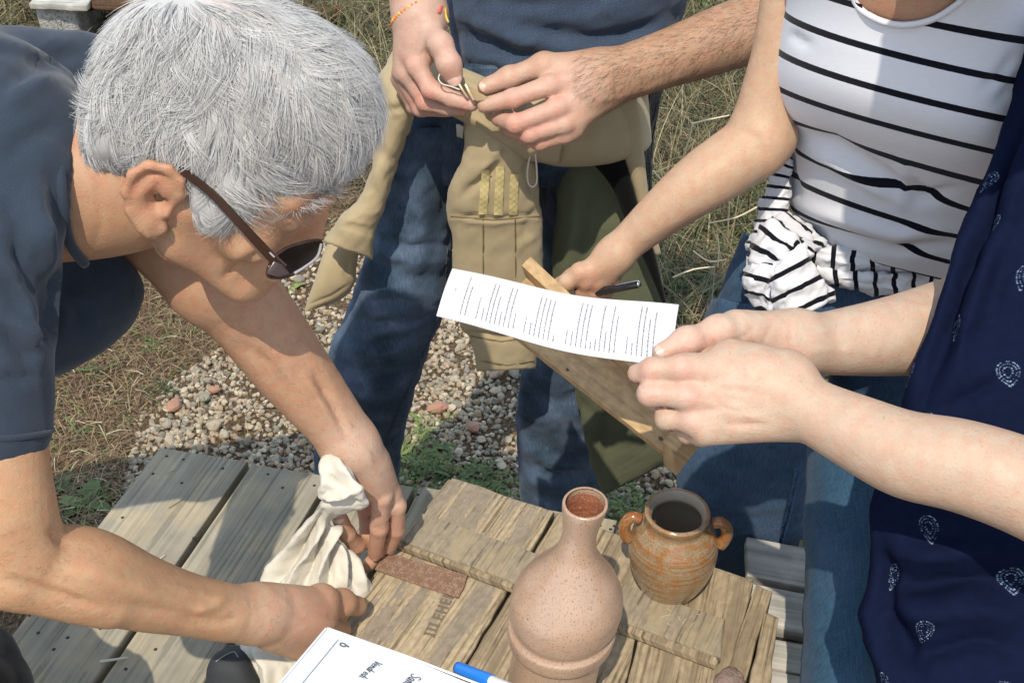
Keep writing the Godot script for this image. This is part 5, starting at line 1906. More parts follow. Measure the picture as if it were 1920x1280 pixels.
	var legs := [[[718, 240, 885, 240, -1.41, 0.095], [704, 330, 858, 330, -1.40, 0.095], [698, 420, 848, 420, -1.39, 0.092], [682, 490, 850, 495, -1.38, 0.09], [655, 570, 838, 570, -1.37, 0.085], [622, 650, 806, 650, -1.37, 0.08], [600, 750, 772, 750, -1.38, 0.075], [590, 840, 752, 840, -1.40, 0.07], [592, 940, 744, 940, -1.42, 0.066], [600, 1030, 740, 1030, -1.42, 0.064]],
		[[1005, 250, 1205, 250, -1.42, 0.095], [1012, 380, 1210, 380, -1.42, 0.092], [1018, 500, 1212, 500, -1.42, 0.09], [1010, 600, 1195, 600, -1.42, 0.085], [980, 690, 1168, 690, -1.42, 0.08], [968, 770, 1150, 770, -1.43, 0.075], [970, 850, 1140, 850, -1.44, 0.07], [975, 930, 1135, 930, -1.45, 0.068], [985, 1030, 1132, 1030, -1.45, 0.066]]]
	for l in legs: b.join(loft(l, 12, 64, 2.0, 0.01))
	b = folds(b, [[[700, 448, 760, 462, 846, 458], 9, -0.005], [[690, 492, 760, 520, 846, 520], 10, -0.005], [[690, 470, 770, 490, 848, 490], 9, 0.004], [[668, 560, 720, 545, 835, 560], 11, 0.004], [[640, 590, 700, 612, 815, 596], 10, -0.005], [[622, 640, 700, 664, 800, 650], 10, 0.004], [[612, 690, 690, 706, 785, 700], 10, -0.005], [[604, 740, 690, 742, 770, 760], 10, 0.004], [[600, 790, 680, 800, 750, 800], 9, -0.004],
		[[975, 800, 1030, 846, 1090, 856], 9, -0.008], [[975, 830, 1040, 872, 1100, 876], 9, 0.007], [[978, 862, 1040, 894, 1100, 884], 8, -0.008], [[976, 900, 1040, 912, 1110, 900], 9, 0.006], [[975, 770, 1040, 790, 1110, 770], 10, 0.005], [[985, 740, 1050, 752, 1110, 730], 9, -0.005], [[978, 935, 1050, 940, 1110, 930], 9, -0.005], [[720, 280, 760, 330, 800, 420], 12, 0.004], [[760, 260, 820, 330, 840, 400], 12, -0.004]])
	rumple(b, 0.004, 0.05, 43)
	M.denim = denim(Color(0.265, 0.33, 0.405), 91, 0.75)
	var jeans := put("jeans", b.made(), M.denim, t)
	# stitched seam along the leg
	var thread := plain(lin(0.06, 0.07, 0.09), 0.8)
	var line := [[846, 470], [840, 560], [822, 612], [790, 690], [765, 745], [740, 800], [722, 850]]
	for j in 30:
		var s := j / 29.0 * (line.size() - 1.0)
		var q0: Array = line[int(s)]
		var q1: Array = line[mini(int(s) + 1, line.size() - 1)]
		var x := lerpf(q0[0], q1[0], s - int(s)) - 6.0
		var y := lerpf(q0[1], q1[1], s - int(s))
		put("stitch", tube([near_face(b, x, y - 6, 0.001), near_face(b, x - 2, y + 6, 0.001)], 0.0009, 5).made(), thread, jeans)
	for q in [[665, 1090], [1060, 1090]]:
		var p := on(q[0], q[1], 0.045)
		put("shoe", sphere_bits(5, 0.05, Vector3(0.048, 0.05, 0.13), 10, 16).made(), plain(lin(0.03, 0.03, 0.035), 0.6), t, Vector3(p.x, 0.05, -1.36))
	# --- hoodie tied round the waist
	M.khaki = cloth(Color(0.665, 0.605, 0.485), 0.95, 0.10, 0.06, M.weave, 93, 0.2)
	M.olive = cloth(Color(0.385, 0.40, 0.315), 0.8, 0.10, 0.06, M.twill, 95, 0.1)
	var black := cloth(Color(0.07, 0.07, 0.075), 0.95, 0.2, 0.05, M.weave, 96, 0.1)
	var h := Node3D.new()
	h.name = "hoodie"
	t.add_child(h)
	# wrapped over the hip at the left, ending in a cuff
	b = loft([[742, 84, 812, 140, -1.33, 0.03], [712, 150, 782, 196, -1.31, 0.045], [701, 230, 764, 250, -1.30, 0.045], [698, 310, 742, 318, -1.29, 0.04], [672, 372, 722, 386, -1.28, 0.036], [634, 412, 706, 430, -1.27, 0.034], [607, 452, 697, 485, -1.27, 0.036]], 8, 48, 2.2, 0.02)
	b = folds(b, [[[700, 200, 735, 205, 775, 195], 5, -0.004], [[630, 420, 665, 428, 706, 436], 4, -0.004], [[715, 130, 740, 180, 760, 240], 10, 0.005], [[705, 280, 730, 300, 745, 300], 8, -0.004], [[690, 350, 712, 372, 718, 386], 8, -0.004]])
	rumple(b, 0.003, 0.04, 51)
	put("hip_sleeve", b.made(), M.khaki, h)
	b = loft([[622, 440, 672, 470, -1.33, 0.02], [604, 480, 668, 500, -1.32, 0.024], [588, 530, 664, 532, -1.31, 0.022], [576, 566, 640, 560, -1.31, 0.02], [572, 584, 600, 576, -1.31, 0.014]], 8, 40, 2.2, 0.006)
	b = folds(b, [[[652, 480, 650, 520, 665, 540], 4, -0.003], [[575, 572, 620, 556, 660, 530], 3, -0.002]])
	put("hem_flap", b.made(), M.khaki, h)
	b = loft([[770, 96, 760, 180, -1.34, 0.03], [838, 122, 826, 200, -1.29, 0.032], [905, 150, 880, 226, -1.26, 0.034], [965, 178, 930, 256, -1.25, 0.036], [1015, 215, 985, 290, -1.25, 0.036], [1060, 230, 1050, 300, -1.26, 0.03]], 8, 40, 2.2)
	b = folds(b, [[[790, 150, 860, 178, 930, 225], 6, -0.005], [[830, 135, 900, 170, 960, 215], 6, 0.004], [[850, 190, 910, 222, 960, 270], 5, -0.006]])
	put("waist_wrap", b.made(), M.khaki, h)
	b = loft([[960, 170, 990, 292, -1.29, 0.03], [1040, 180, 1050, 305, -1.28, 0.036], [1120, 175, 1140, 300, -1.29, 0.036], [1185, 168, 1205, 280, -1.33, 0.03], [1215, 170, 1222, 260, -1.42, 0.03]], 8, 40, 2.2)
	b = folds(b, [[[1000, 240, 1080, 262, 1140, 255], 7, -0.005], [[1020, 210, 1100, 225, 1180, 200], 8, 0.004]])
	put("waist_wrap", b.made(), M.khaki, h)
	# the sleeve hanging in front
	b = loft([[868, 208, 940, 240, -1.255, 0.028], [870, 250, 966, 262, -1.25, 0.034], [866, 300, 996, 292, -1.25, 0.038], [843, 350, 1008, 335, -1.255, 0.040], [838, 400, 1015, 398, -1.26, 0.040], [848, 450, 1017, 450, -1.265, 0.038], [852, 540, 1019, 540, -1.27, 0.037], [864, 610, 1017, 610, -1.275, 0.036], [882, 636, 1012, 636, -1.275, 0.034], [894, 696, 1004, 690, -1.275, 0.034]], 9, 64, 2.5, 0.02)
	b = folds(b, [[[840, 402, 925, 410, 1014, 402], 3.5, -0.004], [[842, 410, 925, 418, 1014, 410], 5, 0.002], [[905, 412, 906, 520, 908, 640], 3, -0.0026], [[966, 412, 968, 520, 968, 640], 3, -0.0026], [[942, 285, 915, 330, 868, 366], 8, -0.007], [[935, 262, 930, 300, 905, 320], 7, 0.005], [[985, 300, 990, 340, 1012, 380], 7, -0.005], [[876, 622, 940, 634, 1012, 624], 4, -0.005], [[880, 610, 940, 618, 1012, 612], 5, 0.003], [[1014, 380, 985, 420, 982, 470], 7, -0.003], [[1010, 440, 975, 460, 970, 480], 6, 0.003]])
	rumple(b, 0.002, 0.04, 53)
	var sleeve := put("hanging_sleeve", b.made(), M.khaki, h)
	var gold := plain(lin(0.56, 0.47, 0.22), 0.6, M.weave, 0.05, 14.0)
	for q in [[903, 318, 897, 402], [930, 312, 926, 403], [957, 326, 954, 403]]:
		var sb := Buf.new()
		for j in 9:
			var s := j / 8.0
			var x := lerpf(q[0], q[2], s)
			var y := lerpf(q[1], q[3], s)
			sb.add(near_face(b, x, y, 0.0022)); sb.add(near_face(b, x + 16, y, 0.0022))
			sb.add(near_face(b, x, y, -0.001)); sb.add(near_face(b, x + 16, y, -0.001))
		for j in 8:
			var p := j * 4
			sb.quad(p, p + 4, p + 5, p + 1)
			sb.quad(p, p + 2, p + 6, p + 4)
			sb.quad(p + 1, p + 5, p + 7, p + 3)
		var gm: StandardMaterial3D = gold.duplicate()
		gm.cull_mode = BaseMaterial3D.CULL_DISABLED
		put("stripe", sb.made(), gm, sleeve)
	var seam_mat: StandardMaterial3D = M.khaki.duplicate()
	seam_mat.albedo_color = Color(0.72, 0.70, 0.66)
	for q in [[845, 405, 925, 412, 1012, 405], [906, 412, 906, 500, 908, 560], [966, 412, 967, 500, 968, 560], [882, 630, 940, 640, 1010, 630], [900, 676, 950, 684, 1002, 676]]:
		var path := []
		for s in 15:
			var w := s / 14.0 * 2.0
			var k := mini(int(w), 1) * 2
			path.append(near_face(b, lerpf(q[k], q[k + 2], w - k / 2), lerpf(q[k + 1], q[k + 3], w - k / 2), 0.0004, 10))
		put("seam", tube(smooth_path(path, 2), 0.0010, 6).made(), seam_mat, sleeve)
	# the body of the hoodie hanging at the right hip
	b = loft([[1050, 270, 1196, 250, -1.36, 0.03], [1046, 350, 1205, 340, -1.35, 0.035], [1038, 440, 1222, 430, -1.34, 0.035], [1036, 530, 1240, 520, -1.34, 0.035], [1050, 620, 1256, 610, -1.34, 0.035], [1076, 720, 1268, 700, -1.345, 0.035], [1092, 800, 1278, 780, -1.35, 0.035], [1108, 870, 1282, 842, -1.35, 0.03], [1132, 926, 1190, 900, -1.35, 0.02]], 8, 48, 2.3, 0.01)
	b = folds(b, [[[1090, 300, 1078, 420, 1062, 520], 13, 0.008], [[1120, 330, 1110, 440, 1090, 540], 12, -0.007], [[1150, 620, 1140, 760, 1136, 880], 12, -0.007], [[1200, 640, 1200, 740, 1170, 860], 12, 0.006], [[1030, 640, 1070, 740, 1130, 800], 9, -0.006]])
	rumple(b, 0.003, 0.05, 55)
	put("hoodie_body", b.made(), M.olive, h)
	b = loft([[1080, 292, 1128, 232, -1.285, 0.010], [1108, 304, 1160, 268, -1.285, 0.011], [1148, 352, 1186, 346, -1.285, 0.011], [1172, 410, 1202, 402, -1.285, 0.010], [1205, 480, 1226, 470, -1.285, 0.008], [1244, 570, 1250, 566, -1.285, 0.006]], 8, 32)
	put("black_lining", b.made(), black, h)
	b = loft([[1120, 222, 1192, 172, -1.295, 0.016], [1158, 268, 1202, 232, -1.295, 0.016], [1186, 346, 1212, 330, -1.295, 0.014], [1203, 410, 1222, 402, -1.295, 0.012], [1228, 480, 1240, 476, -1.295, 0.010]], 8, 32)
	put("hem_band", b.made(), M.khaki, h)
	put("drawstring", tube(smooth_path([at(1001, 258, -1.225), at(995, 285, -1.22), at(989, 320, -1.218), at(991, 343, -1.218), at(1000, 350, -1.218), at(1007, 338, -1.218), at(1005, 300, -1.218), at(1000, 262, -1.222)], 5), 0.0011, 7).made(), plain(lin(0.62, 0.58, 0.48), 0.8), h)
	var zip := plain(lin(0.35, 0.35, 0.34), 0.35)
	zip.metallic = 0.8
	put("zip_pull", plate([at(855, 232, -1.24), at(870, 236, -1.24), at(868, 260, -1.24), at(856, 256, -1.24)], Vector3(0, SP, CP), 0.002).made(), zip, h)
	# --- the brass tag on a thread
	var brass := plain(lin(0.20, 0.135, 0.06), 0.5)
	brass.metallic = 0.25
	var tg := thing("brass_tag", "small folded brass tag on a white thread held between both hands", "tag", Vector3.ZERO)
	put("plate", plate([at(874, 160, 1.283), at(924, 187, 1.280), at(893, 191, 1.282), at(872, 170, 1.284)], Vector3(0.1, SP, CP).normalized(), 0.0016).made(), brass, tg)
	var pale := plain(lin(0.62, 0.46, 0.28), 0.3)
	pale.metallic = 0.6
	put("rolled_edge", tube([at(873, 158, 1.279), at(880, 174, 1.279), at(888, 188, 1.281)], 0.0021, 10).made(), pale, tg)
	put("rolled_edge", tube([at(861, 158, 1.281), at(868, 170, 1.281), at(876, 182, 1.283)], 0.0016, 10).made(), pale, tg)
	put("thread", tube(smooth_path([at(828, 134, 1.285), at(822, 146, 1.283), at(829, 157, 1.281), at(846, 162, 1.280), at(862, 168, 1.280)], 5), 0.0008, 6).made(), plain(lin(0.6, 0.56, 0.5), 0.8), tg)

func denim(c: Color, sd: int, fade: float) -> StandardMaterial3D:
	var m := StandardMaterial3D.new()
	var a := noise_image(256, 256, 0.45, sd, FastNoiseLite.TYPE_SIMPLEX_SMOOTH, 2)
	var b := noise_image(256, 256, 0.012, sd + 1)
	var d := stretched(256, 256, 8, 0.5, sd + 2, 2)
	m.albedo_texture = tex(paint(256, 256, [a, b, d], func(x, y, z):
		var k = 1.0 + 0.42 * (x - 0.5) + 0.45 * (z - 0.5) + fade * (y - 0.45)
		return Color(c.r * k * (0.9 + 0.2 * y), c.g * k, c.b * k)))
	m.uv1_scale = Vector3(4, 4, 4)
	m.uv1_triplanar = true
	m.roughness = 0.9
	m.metallic_specular = 0.2
	m.rim_enabled = true
	m.rim = 0.15
	m.heightmap_enabled = true
	m.heightmap_texture = M.twill
	m.heightmap_scale = 0.02
	return m
# ------------------------------------------------------------------ the woman in the striped top
func stripes(b: Buf, period: float, width: float, phase: float, sd: int) -> StandardMaterial3D:
	var im := Image.create(64, 256, false, Image.FORMAT_RGB8)
	var f := FastNoiseLite.new()
	f.seed = sd
	f.frequency = 0.2
	for y in 256:
		for x in 64:
			var k := 0.78 + 0.03 * f.get_noise_2d(x, y)
			var w := width / period * 128.0 + 1.2 * f.get_noise_2d(x * 2.0, 7.0)
			var e := clampf(absf(y - 128.0) - w + 0.5, 0.0, 1.0)
			im.set_pixel(x, y, Color(0.075, 0.08, 0.115).lerp(Color(k * 1.08, k * 1.09, k * 1.12), e))
	for k in b.uv.size(): b.uv[k] = Vector2(b.uv[k].x * 6.0, (b.uv[k].y + phase) / period)
	var m := StandardMaterial3D.new()
	m.albedo_texture = tex(im)
	m.roughness = 0.92
	m.metallic_specular = 0.2
	m.rim_enabled = true
	m.rim = 0.2
	return m

func striped_woman() -> void:
	var t := thing("person", "person in a white top with thin navy stripes holding a wooden board", "person", Vector3.ZERO)
	# arm and hand
	var f := Field.new(Vector3(0.02, 0.78, -1.20), Vector3(0.36, 1.38, -0.84), 0.0032)
	limb(f, [[1560, -170, 1.12, 62], [1500, -70, 1.13, 56], [1476, 0, 1.14, 47], [1460, 100, 1.16, 48], [1436, 195, 1.18, 50], [1428, 255, 1.19, 53]], 0.02)
	limb(f, [[1428, 255, 1.19, 52], [1372, 302, 1.195, 58], [1310, 345, 1.20, 54], [1240, 400, 1.215, 43], [1182, 450, 1.23, 33], [1152, 478, 1.235, 30]], 0.02)
	f.cone(at(1425, 285, 1.185), at(1448, 262, 1.19), 0.022, 0.018, 0.02)
	f.cone(at(1152, 478, 1.235), at(1102, 512, 1.238), 0.0155, 0.0125, 0.015)
	f.cone(at(1150, 484, 1.24), at(1142, 515, 1.245), 0.015, 0.0105, 0.014)
	finger(f, [[1108, 505, 1.236], [1088, 510, 1.234], [1062, 530, 1.240], [1043, 549, 1.250]], 0.0105, 0.0078)
	finger(f, [[1120, 512, 1.240], [1098, 526, 1.240], [1093, 548, 1.252], [1100, 556, 1.262]], 0.0095, 0.0074)
	finger(f, [[1135, 514, 1.243], [1118, 528, 1.244], [1112, 548, 1.254], [1118, 556, 1.262]], 0.0092, 0.0072)
	finger(f, [[1146, 512, 1.246], [1134, 526, 1.248], [1130, 546, 1.256], [1136, 552, 1.264]], 0.0088, 0.0070)
	finger(f, [[1158, 505, 1.248], [1150, 522, 1.250], [1146, 540, 1.258]], 0.0080, 0.0066)
	finger(f, [[1120, 500, 1.245], [1075, 520, 1.258], [1040, 540, 1.266]], 0.0110, 0.0085)
	var body := f.nets()
	body = folds(body, [[[1200, 405, 1160, 440, 1110, 480], 8, -0.001], [[1385, 240, 1420, 260, 1440, 300], 10, -0.0015], [[1330, 400, 1230, 452, 1185, 480], 9, -0.0012]])
	skin_tint(body, Color(0.56, 0.365, 0.24), Color(0.60, 0.28, 0.19), [[1120, 530, 40, 0.35], [1100, 545, 30, 0.4], [1440, 300, 40, 0.15]], 22)
	# torso, chest and head
	var secs := [[1486, -190, 1930, -130, 1.02, 0.10], [1482, -90, 1945, 0, 1.06, 0.115], [1478, 0, 1950, 120, 1.10, 0.125], [1464, 70, 1948, 200, 1.13, 0.135], [1452, 140, 1942, 275, 1.16, 0.142], [1455, 196, 1930, 330, 1.19, 0.135], [1476, 240, 1905, 380, 1.215, 0.112], [1480, 290, 1885, 425, 1.245, 0.102], [1482, 350, 1865, 475, 1.275, 0.102], [1492, 410, 1850, 520, 1.305, 0.105], [1520, 462, 1845, 545, 1.33, 0.105]]
	var inner := []
	for s in secs: inner.append([s[0] + 14, s[1], s[2] - 14, s[3], s[4], s[5] - (0.007 if s[1] < 60 else 0.045)])
	var b := loft(inner, 5, 48)
	skin_tint(b, Color(0.46, 0.255, 0.155), Color(0.55, 0.24, 0.16), [], 23)
	body.join(b)
	var hc := Vector3(0.37, 1.535, -0.72)
	b = plain_head(hc, Vector3(-0.25, -0.75, 0.55).normalized(), Vector3(0.37, 1.27, -0.92))
	skin_tint(b, Color(0.5, 0.31, 0.21), Color(0.6, 0.28, 0.2), [], 24)
	body.join(b)
	body.normals()
	put("body", body.made(), M.skin, t)
	plain_hair(hc, Vector3(-0.25, -0.75, 0.55).normalized(), lin(0.06, 0.04, 0.03), true, t, 6)
	# top
	b = loft(secs, 10, 120, 2.0, 0.01)
	var seg := 120
	var rows := (secs.size() - 1) * 10 + 1
	for r in rows:
		for k in seg + 1:
			var w := TAU * k / seg
			# the knit sags and is drawn tight under the bust
			b.uv[r * (seg + 1) + k].y -= 0.010 * sin(w) - 0.006 * cos(w) * sin(w)
	b = folds(b, [[[1476, 246, 1560, 268, 1640, 318, 1720, 372, 1800, 372], 15, -0.008], [[1486, 275, 1560, 300, 1640, 350, 1700, 380], 14, 0.006], [[1700, 330, 1740, 372, 1800, 350], 9, -0.006], [[1484, 380, 1560, 402, 1680, 440, 1790, 430], 14, 0.007], [[1490, 420, 1580, 446, 1680, 470, 1800, 455], 10, -0.008], [[1480, 250, 1482, 320, 1500, 380], 9, -0.006], [[1690, 300, 1700, 350, 1690, 400], 10, 0.004], [[1910, 90, 1880, 140, 1840, 170], 10, -0.004], [[1920, 130, 1870, 200], 9, -0.004], [[1478, 60, 1520, 90], 10, -0.003]])
	# neckline
	var cut := PackedVector2Array([Vector2(1560, -230), Vector2(1590, -60), Vector2(1604, 4), Vector2(1640, 34), Vector2(1690, 47), Vector2(1745, 38), Vector2(1790, 12), Vector2(1822, -20), Vector2(1850, -80), Vector2(1870, -230)])
	var kept := PackedInt32Array()
	for k in range(0, b.i.size(), 3):
		var c := (b.v[b.i[k]] + b.v[b.i[k + 1]] + b.v[b.i[k + 2]]) / 3.0
		var s := seen(c)
		if Geometry2D.is_point_in_polygon(s, cut):
			var q := c - EYE
			if -q.y * SP - q.z * CP < 1.06: continue
		kept.append(b.i[k]); kept.append(b.i[k + 1]); kept.append(b.i[k + 2])
	b.i = kept
	var whole := loft(secs, 10, 60)
	var line := []
	for j in range(1, cut.size() - 1): line.append(near_face(whole, cut[j].x, cut[j].y, 0.001, 16))
	var mat := stripes(b, 0.0415, 0.0074, 0.010, 5)
	var top := put("top", b.made(), mat, t)
	put("neck_binding", tube(smooth_path(line, 6), 0.0028, 12).made(), plain(lin(0.62, 0.62, 0.64), 0.9, M.weave, 0.02, 20.0), top)
	# striped shirt tied round the waist
	var sh := Node3D.new()
	sh.name = "tied_shirt"
	t.add_child(sh)
	var parts := [
		# band to the right, upper and lower roll
		[[[1508, 452, 1506, 492, 1.275, 0.02], [1560, 460, 1556, 506, 1.265, 0.026], [1630, 470, 1628, 512, 1.262, 0.028], [1710, 466, 1712, 510, 1.266, 0.028], [1790, 446, 1792, 494, 1.275, 0.026], [1860, 424, 1862, 470, 1.29, 0.024]], 0.0215, 0.0052, 0.0],
		[[[1520, 490, 1530, 530, 1.275, 0.018], [1570, 502, 1575, 536, 1.272, 0.024], [1640, 506, 1645, 550, 1.27, 0.026], [1720, 502, 1724, 548, 1.274, 0.026], [1800, 484, 1804, 526, 1.285, 0.024], [1870, 462, 1874, 500, 1.30, 0.024]], 0.0215, 0.0052, 0.008],
		# the tail hanging from the knot
		[[[1440, 486, 1500, 450, 1.235, 0.018], [1440, 514, 1514, 474, 1.232, 0.022], [1446, 548, 1531, 503, 1.232, 0.020], [1451, 580, 1551, 533, 1.236, 0.018], [1470, 604, 1566, 562, 1.24, 0.014]], 0.0215, 0.0052, 0.010],
		# the other tail
		[[[1415, 470, 1462, 492, 1.245, 0.018], [1400, 502, 1448, 516, 1.24, 0.022], [1395, 530, 1444, 548, 1.242, 0.022], [1408, 562, 1450, 578, 1.25, 0.018], [1428, 590, 1458, 600, 1.258, 0.012]], 0.020, 0.005, 0.004],
		# loops of the knot
		[[[1470, 388, 1540, 440, 1.27, 0.012], [1440, 410, 1512, 458, 1.245, 0.024], [1416, 446, 1478, 486, 1.238, 0.026], [1404, 486, 1446, 506, 1.245, 0.018]], 0.021, 0.0055, 0.002],
		[[[1520, 430, 1552, 452, 1.27, 0.010], [1494, 442, 1528, 474, 1.238, 0.018], [1466, 462, 1502, 492, 1.232, 0.016]], 0.021, 0.0055, 0.012],
		# gathered round the far side of the waist
		[[[1470, 262, 1486, 292, 1.25, 0.012], [1452, 318, 1482, 326, 1.262, 0.020], [1434, 368, 1476, 372, 1.272, 0.024], [1418, 420, 1462, 420, 1.278, 0.024], [1404, 464, 1440, 462, 1.28, 0.018]], 0.0125, 0.0034, 0.0]]
	var k := 0
	for p in parts:
		b = loft(p[0], 9, 44, 2.4, 0.004)
		b = folds(b, [[[1505, 470, 1600, 486, 1700, 490, 1800, 470], 5, -0.004], [[1540, 505, 1640, 518, 1740, 520], 5, 0.004], [[1446, 505, 1470, 540, 1480, 590], 5, 0.003], [[1402, 500, 1425, 545, 1440, 590], 5, -0.003], [[1425, 430, 1470, 450, 1500, 470], 6, -0.004], [[1560, 528, 1650, 535, 1720, 540], 4, -0.004]])
		rumple(b, 0.006, 0.028, 60 + k)
		var m := stripes(b, p[1], p[2], p[3], 70 + k)
		put(["waist_band", "waist_band", "hanging_tail", "hanging_tail", "knot_loop", "knot_loop", "waist_gather"][k], b.made(), m, sh)
		k += 1
	# jeans
	b = loft([[1400, 440, 1850, 500, -1.16, 0.11], [1372, 500, 1840, 560, -1.155, 0.115], [1350, 560, 1820, 620, -1.15, 0.115], [1335, 620, 1800, 680, -1.14, 0.11]], 6, 48)
	b.join(loft([[1340, 560, 1590, 590, -1.14, 0.095], [1300, 680, 1545, 690, -1.12, 0.095], [1275, 800, 1528, 810, -1.10, 0.09], [1272, 880, 1526, 890, -1.095, 0.085], [1276, 950, 1518, 955, -1.10, 0.078], [1292, 1020, 1492, 1030, -1.115, 0.07], [1310, 1080, 1456, 1090, -1.13, 0.062], [1330, 1150, 1440, 1160, -1.14, 0.06], [1345, 1270, 1430, 1275, -1.14, 0.055]], 10, 64, 2.0, 0.01))
	b.join(loft([[1580, 600, 1800, 640, -1.17, 0.095], [1560, 760, 1760, 780, -1.17, 0.09], [1545, 900, 1720, 910, -1.18, 0.08], [1545, 1050, 1690, 1060, -1.19, 0.07], [1550, 1180, 1660, 1180, -1.2, 0.06]], 8, 48, 2.0, 0.01))
	b = folds(b, [[[1350, 540, 1400, 570, 1450, 575], 8, -0.004], [[1300, 960, 1400, 975, 1500, 960], 9, -0.003], [[1310, 1020, 1400, 1030, 1480, 1010], 8, 0.003]])
	rumple(b, 0.003, 0.06, 66)
	var jeans := put("jeans", b.made(), denim(Color(0.24, 0.335, 0.44), 101, 0.25), t)
	var st := plain(lin(0.10, 0.17, 0.26), 0.8)
	for j in 26:
		var s := j / 25.0
		var x := lerpf(1492, 1436, s * s * 0.4 + s * 0.6)
		var y := lerpf(880, 1078, s)
		put("stitch", tube([near_face(b, x + 1.5, y - 3, 0.0012), near_face(b, x - 1.5, y + 3, 0.0012)], 0.0008, 5).made(), st, jeans)
	var sl := []
	for j in 24:
		var s := j / 23.0
		sl.append(near_face(b, lerpf(1499, 1444, s * s * 0.4 + s * 0.6), lerpf(880, 1082, s), 0.0002))
	put("side_seam", tube(smooth_path(sl, 2), 0.0014, 6).made(), denim(Color(0.26, 0.40, 0.56), 104, 0.2), jeans)
	for x in [0.20, 0.36]: put("shoe", sphere_bits(5, 0.05, Vector3(0.045, 0.05, 0.12), 10, 16).made(), plain(lin(0.3, 0.28, 0.26), 0.6), t, Vector3(x, 0.05, -1.10))
	# --- wooden board in her hand
	var bd := thing("wooden_board", "light bare wooden lid with raised edges held under the printed sheet", "wooden board", Vector3.ZERO)
	var A := at(1000, 506, 1.27)
	var B := at(1296, 786, 1.13)
	var Cc := at(1246, 848, 1.11)
	var D := at(916, 590, 1.25)
	put("panel", board([D, Cc, B, A], 0.012, 130, 0.0004, 0.0012).made(), M.raw_wood, bd)
	var up := (Cc - D).cross(A - D).normalized()
	if up.y < 0.0: up = -up
	var e := func(p: Vector3, q: Vector3, w: float, hgt: float) -> Array: return [p + up * hgt, q + up * hgt, q + (A - D).normalized() * w + up * hgt, p + (A - D).normalized() * w + up * hgt]
	var w0 := A.distance_to(D)
	put("edge_strip", board(e.call(D + (A - D).normalized() * (w0 - 0.012), Cc + (B - Cc).normalized() * (Cc.distance_to(B) - 0.012), 0.014, 0.022), 0.0215, 131, 0.0003, 0.001).made(), M.raw_wood, bd)
	var dn := (Cc - D).normalized()
	put("end_strip", board([Cc + dn * 0.001 + up * 0.022, Cc + dn * 0.018 + up * 0.022, B + dn * 0.018 + up * 0.022, B + dn * 0.001 + up * 0.022], 0.040, 132, 0.0003, 0.001).made(), M.raw_wood, bd)
	var knot := plain(lin(0.10, 0.055, 0.025), 0.8)
	for q in [[1064, 693, 0.0014, 0.001], [1239, 822, 0.0016, 0.0012]]:
		var u := (at(q[0], q[1], 1.0) - EYE).normalized()
		var p := EYE + u * ((D - EYE).dot(up) / u.dot(up))
		var o := put("knot", sphere_bits(4, 0.3, Vector3(q[2] * 1.6, 0.0004, q[2]), 4, 10).made(), knot, bd, p + up * 0.0002)
		o.basis = Basis(dn, up, dn.cross(up))
	# pen
	var pen := thing("pen", "dark shiny pen in the tanned hand of the striped person", "pen", Vector3.ZERO)
	var dark := plain(lin(0.02, 0.02, 0.024), 0.15)
	var met := plain(lin(0.6, 0.6, 0.6), 0.2)
	met.metallic = 1.0
	var p0 := at(1120, 547, 1.247)
	var p1 := at(1196, 533, 1.215)
	put("barrel", tube([p0, p0.lerp(p1, 0.5), p1], 0.0047, 14, 0.0040).made(), dark, pen)
	put("clip", tube([p0.lerp(p1, 0.45) + Vector3(0, 0.0058, 0.002), p1 + Vector3(0, 0.0058, 0.002)], 0.0011, 6).made(), met, pen)
	put("tip_ring", tube([p1, p1 + (p1 - p0).normalized() * 0.0025], 0.0036, 12, 0.003).made(), met, pen)
# ------------------------------------------------------------------ the woman in navy print at the right
func paisley_cloth() -> StandardMaterial3D:
	var n := 768
	var im := noise_image(n, n, 0.3, 201)
	var base := paint(n, n, [im, noise_image(n, n, 0.02, 202), im], func(a, b, c): return Color(0.062, 0.088, 0.172) * (0.85 + 0.25 * a + 0.15 * b))
	var rng := RandomNumberGenerator.new()
	rng.seed = 12
	var spots := [[130, 120, 0.15, 1.0], [500, 90, -0.25, 0.92], [310, 310, 0.35, 0.95], [690, 330, 0.0, 1.05], [120, 510, -0.2, 1.0], [490, 520, 0.25, 1.0], [300, 700, 0.1, 0.9], [680, 690, -0.3, 0.95]]
	for s in spots:
		var ca := cos(s[2])
		var sa := sin(s[2])
		var dots := []
		for ring in 3:
			var k := [1.0, 0.74, 0.42][ring] as float
			var m := [40, 30, 14][ring] as int
			for j in m:
				var w := TAU * j / m
				# a drop: round below, drawn to a curled point
				var y := -cos(w)
				var x := sin(w) * pow(maxf(sin(w * 0.5), 0.0), 0.9)
				x += 0.22 * maxf(-y, 0.0) * maxf(-y, 0.0)
				dots.append([x * k * 36.0, (y * 0.95) * k * 52.0 + (1.0 - k) * 10.0, [2.6, 2.2, 2.6][ring]])
		for q in dots:
			if rng.randf() < 0.16: continue
			var x: float = s[0] + (q[0] * ca - q[1] * sa) * s[3]
			var y: float = s[1] - (q[0] * sa + q[1] * ca) * s[3]
			var v := rng.randf_range(0.28, 0.66)
			var r: float = q[2] * rng.randf_range(0.6, 1.2)
			for dy in range(-3, 4):
				for dx in range(-3, 4):
					if dx * dx + dy * dy <= r * r:
						base.set_pixel(posmod(int(x) + dx, n), posmod(int(y) + dy, n), Color(v * 0.80, v * 0.92, v * 1.08))
	var m := StandardMaterial3D.new()
	m.albedo_texture = tex(base)
	m.uv1_scale = Vector3(5.6, 5.6, 1)
	m.roughness = 0.85
	m.metallic_specular = 0.12
	m.heightmap_enabled = true
	m.heightmap_texture = M.fine
	m.heightmap_scale = 0.02
	return m

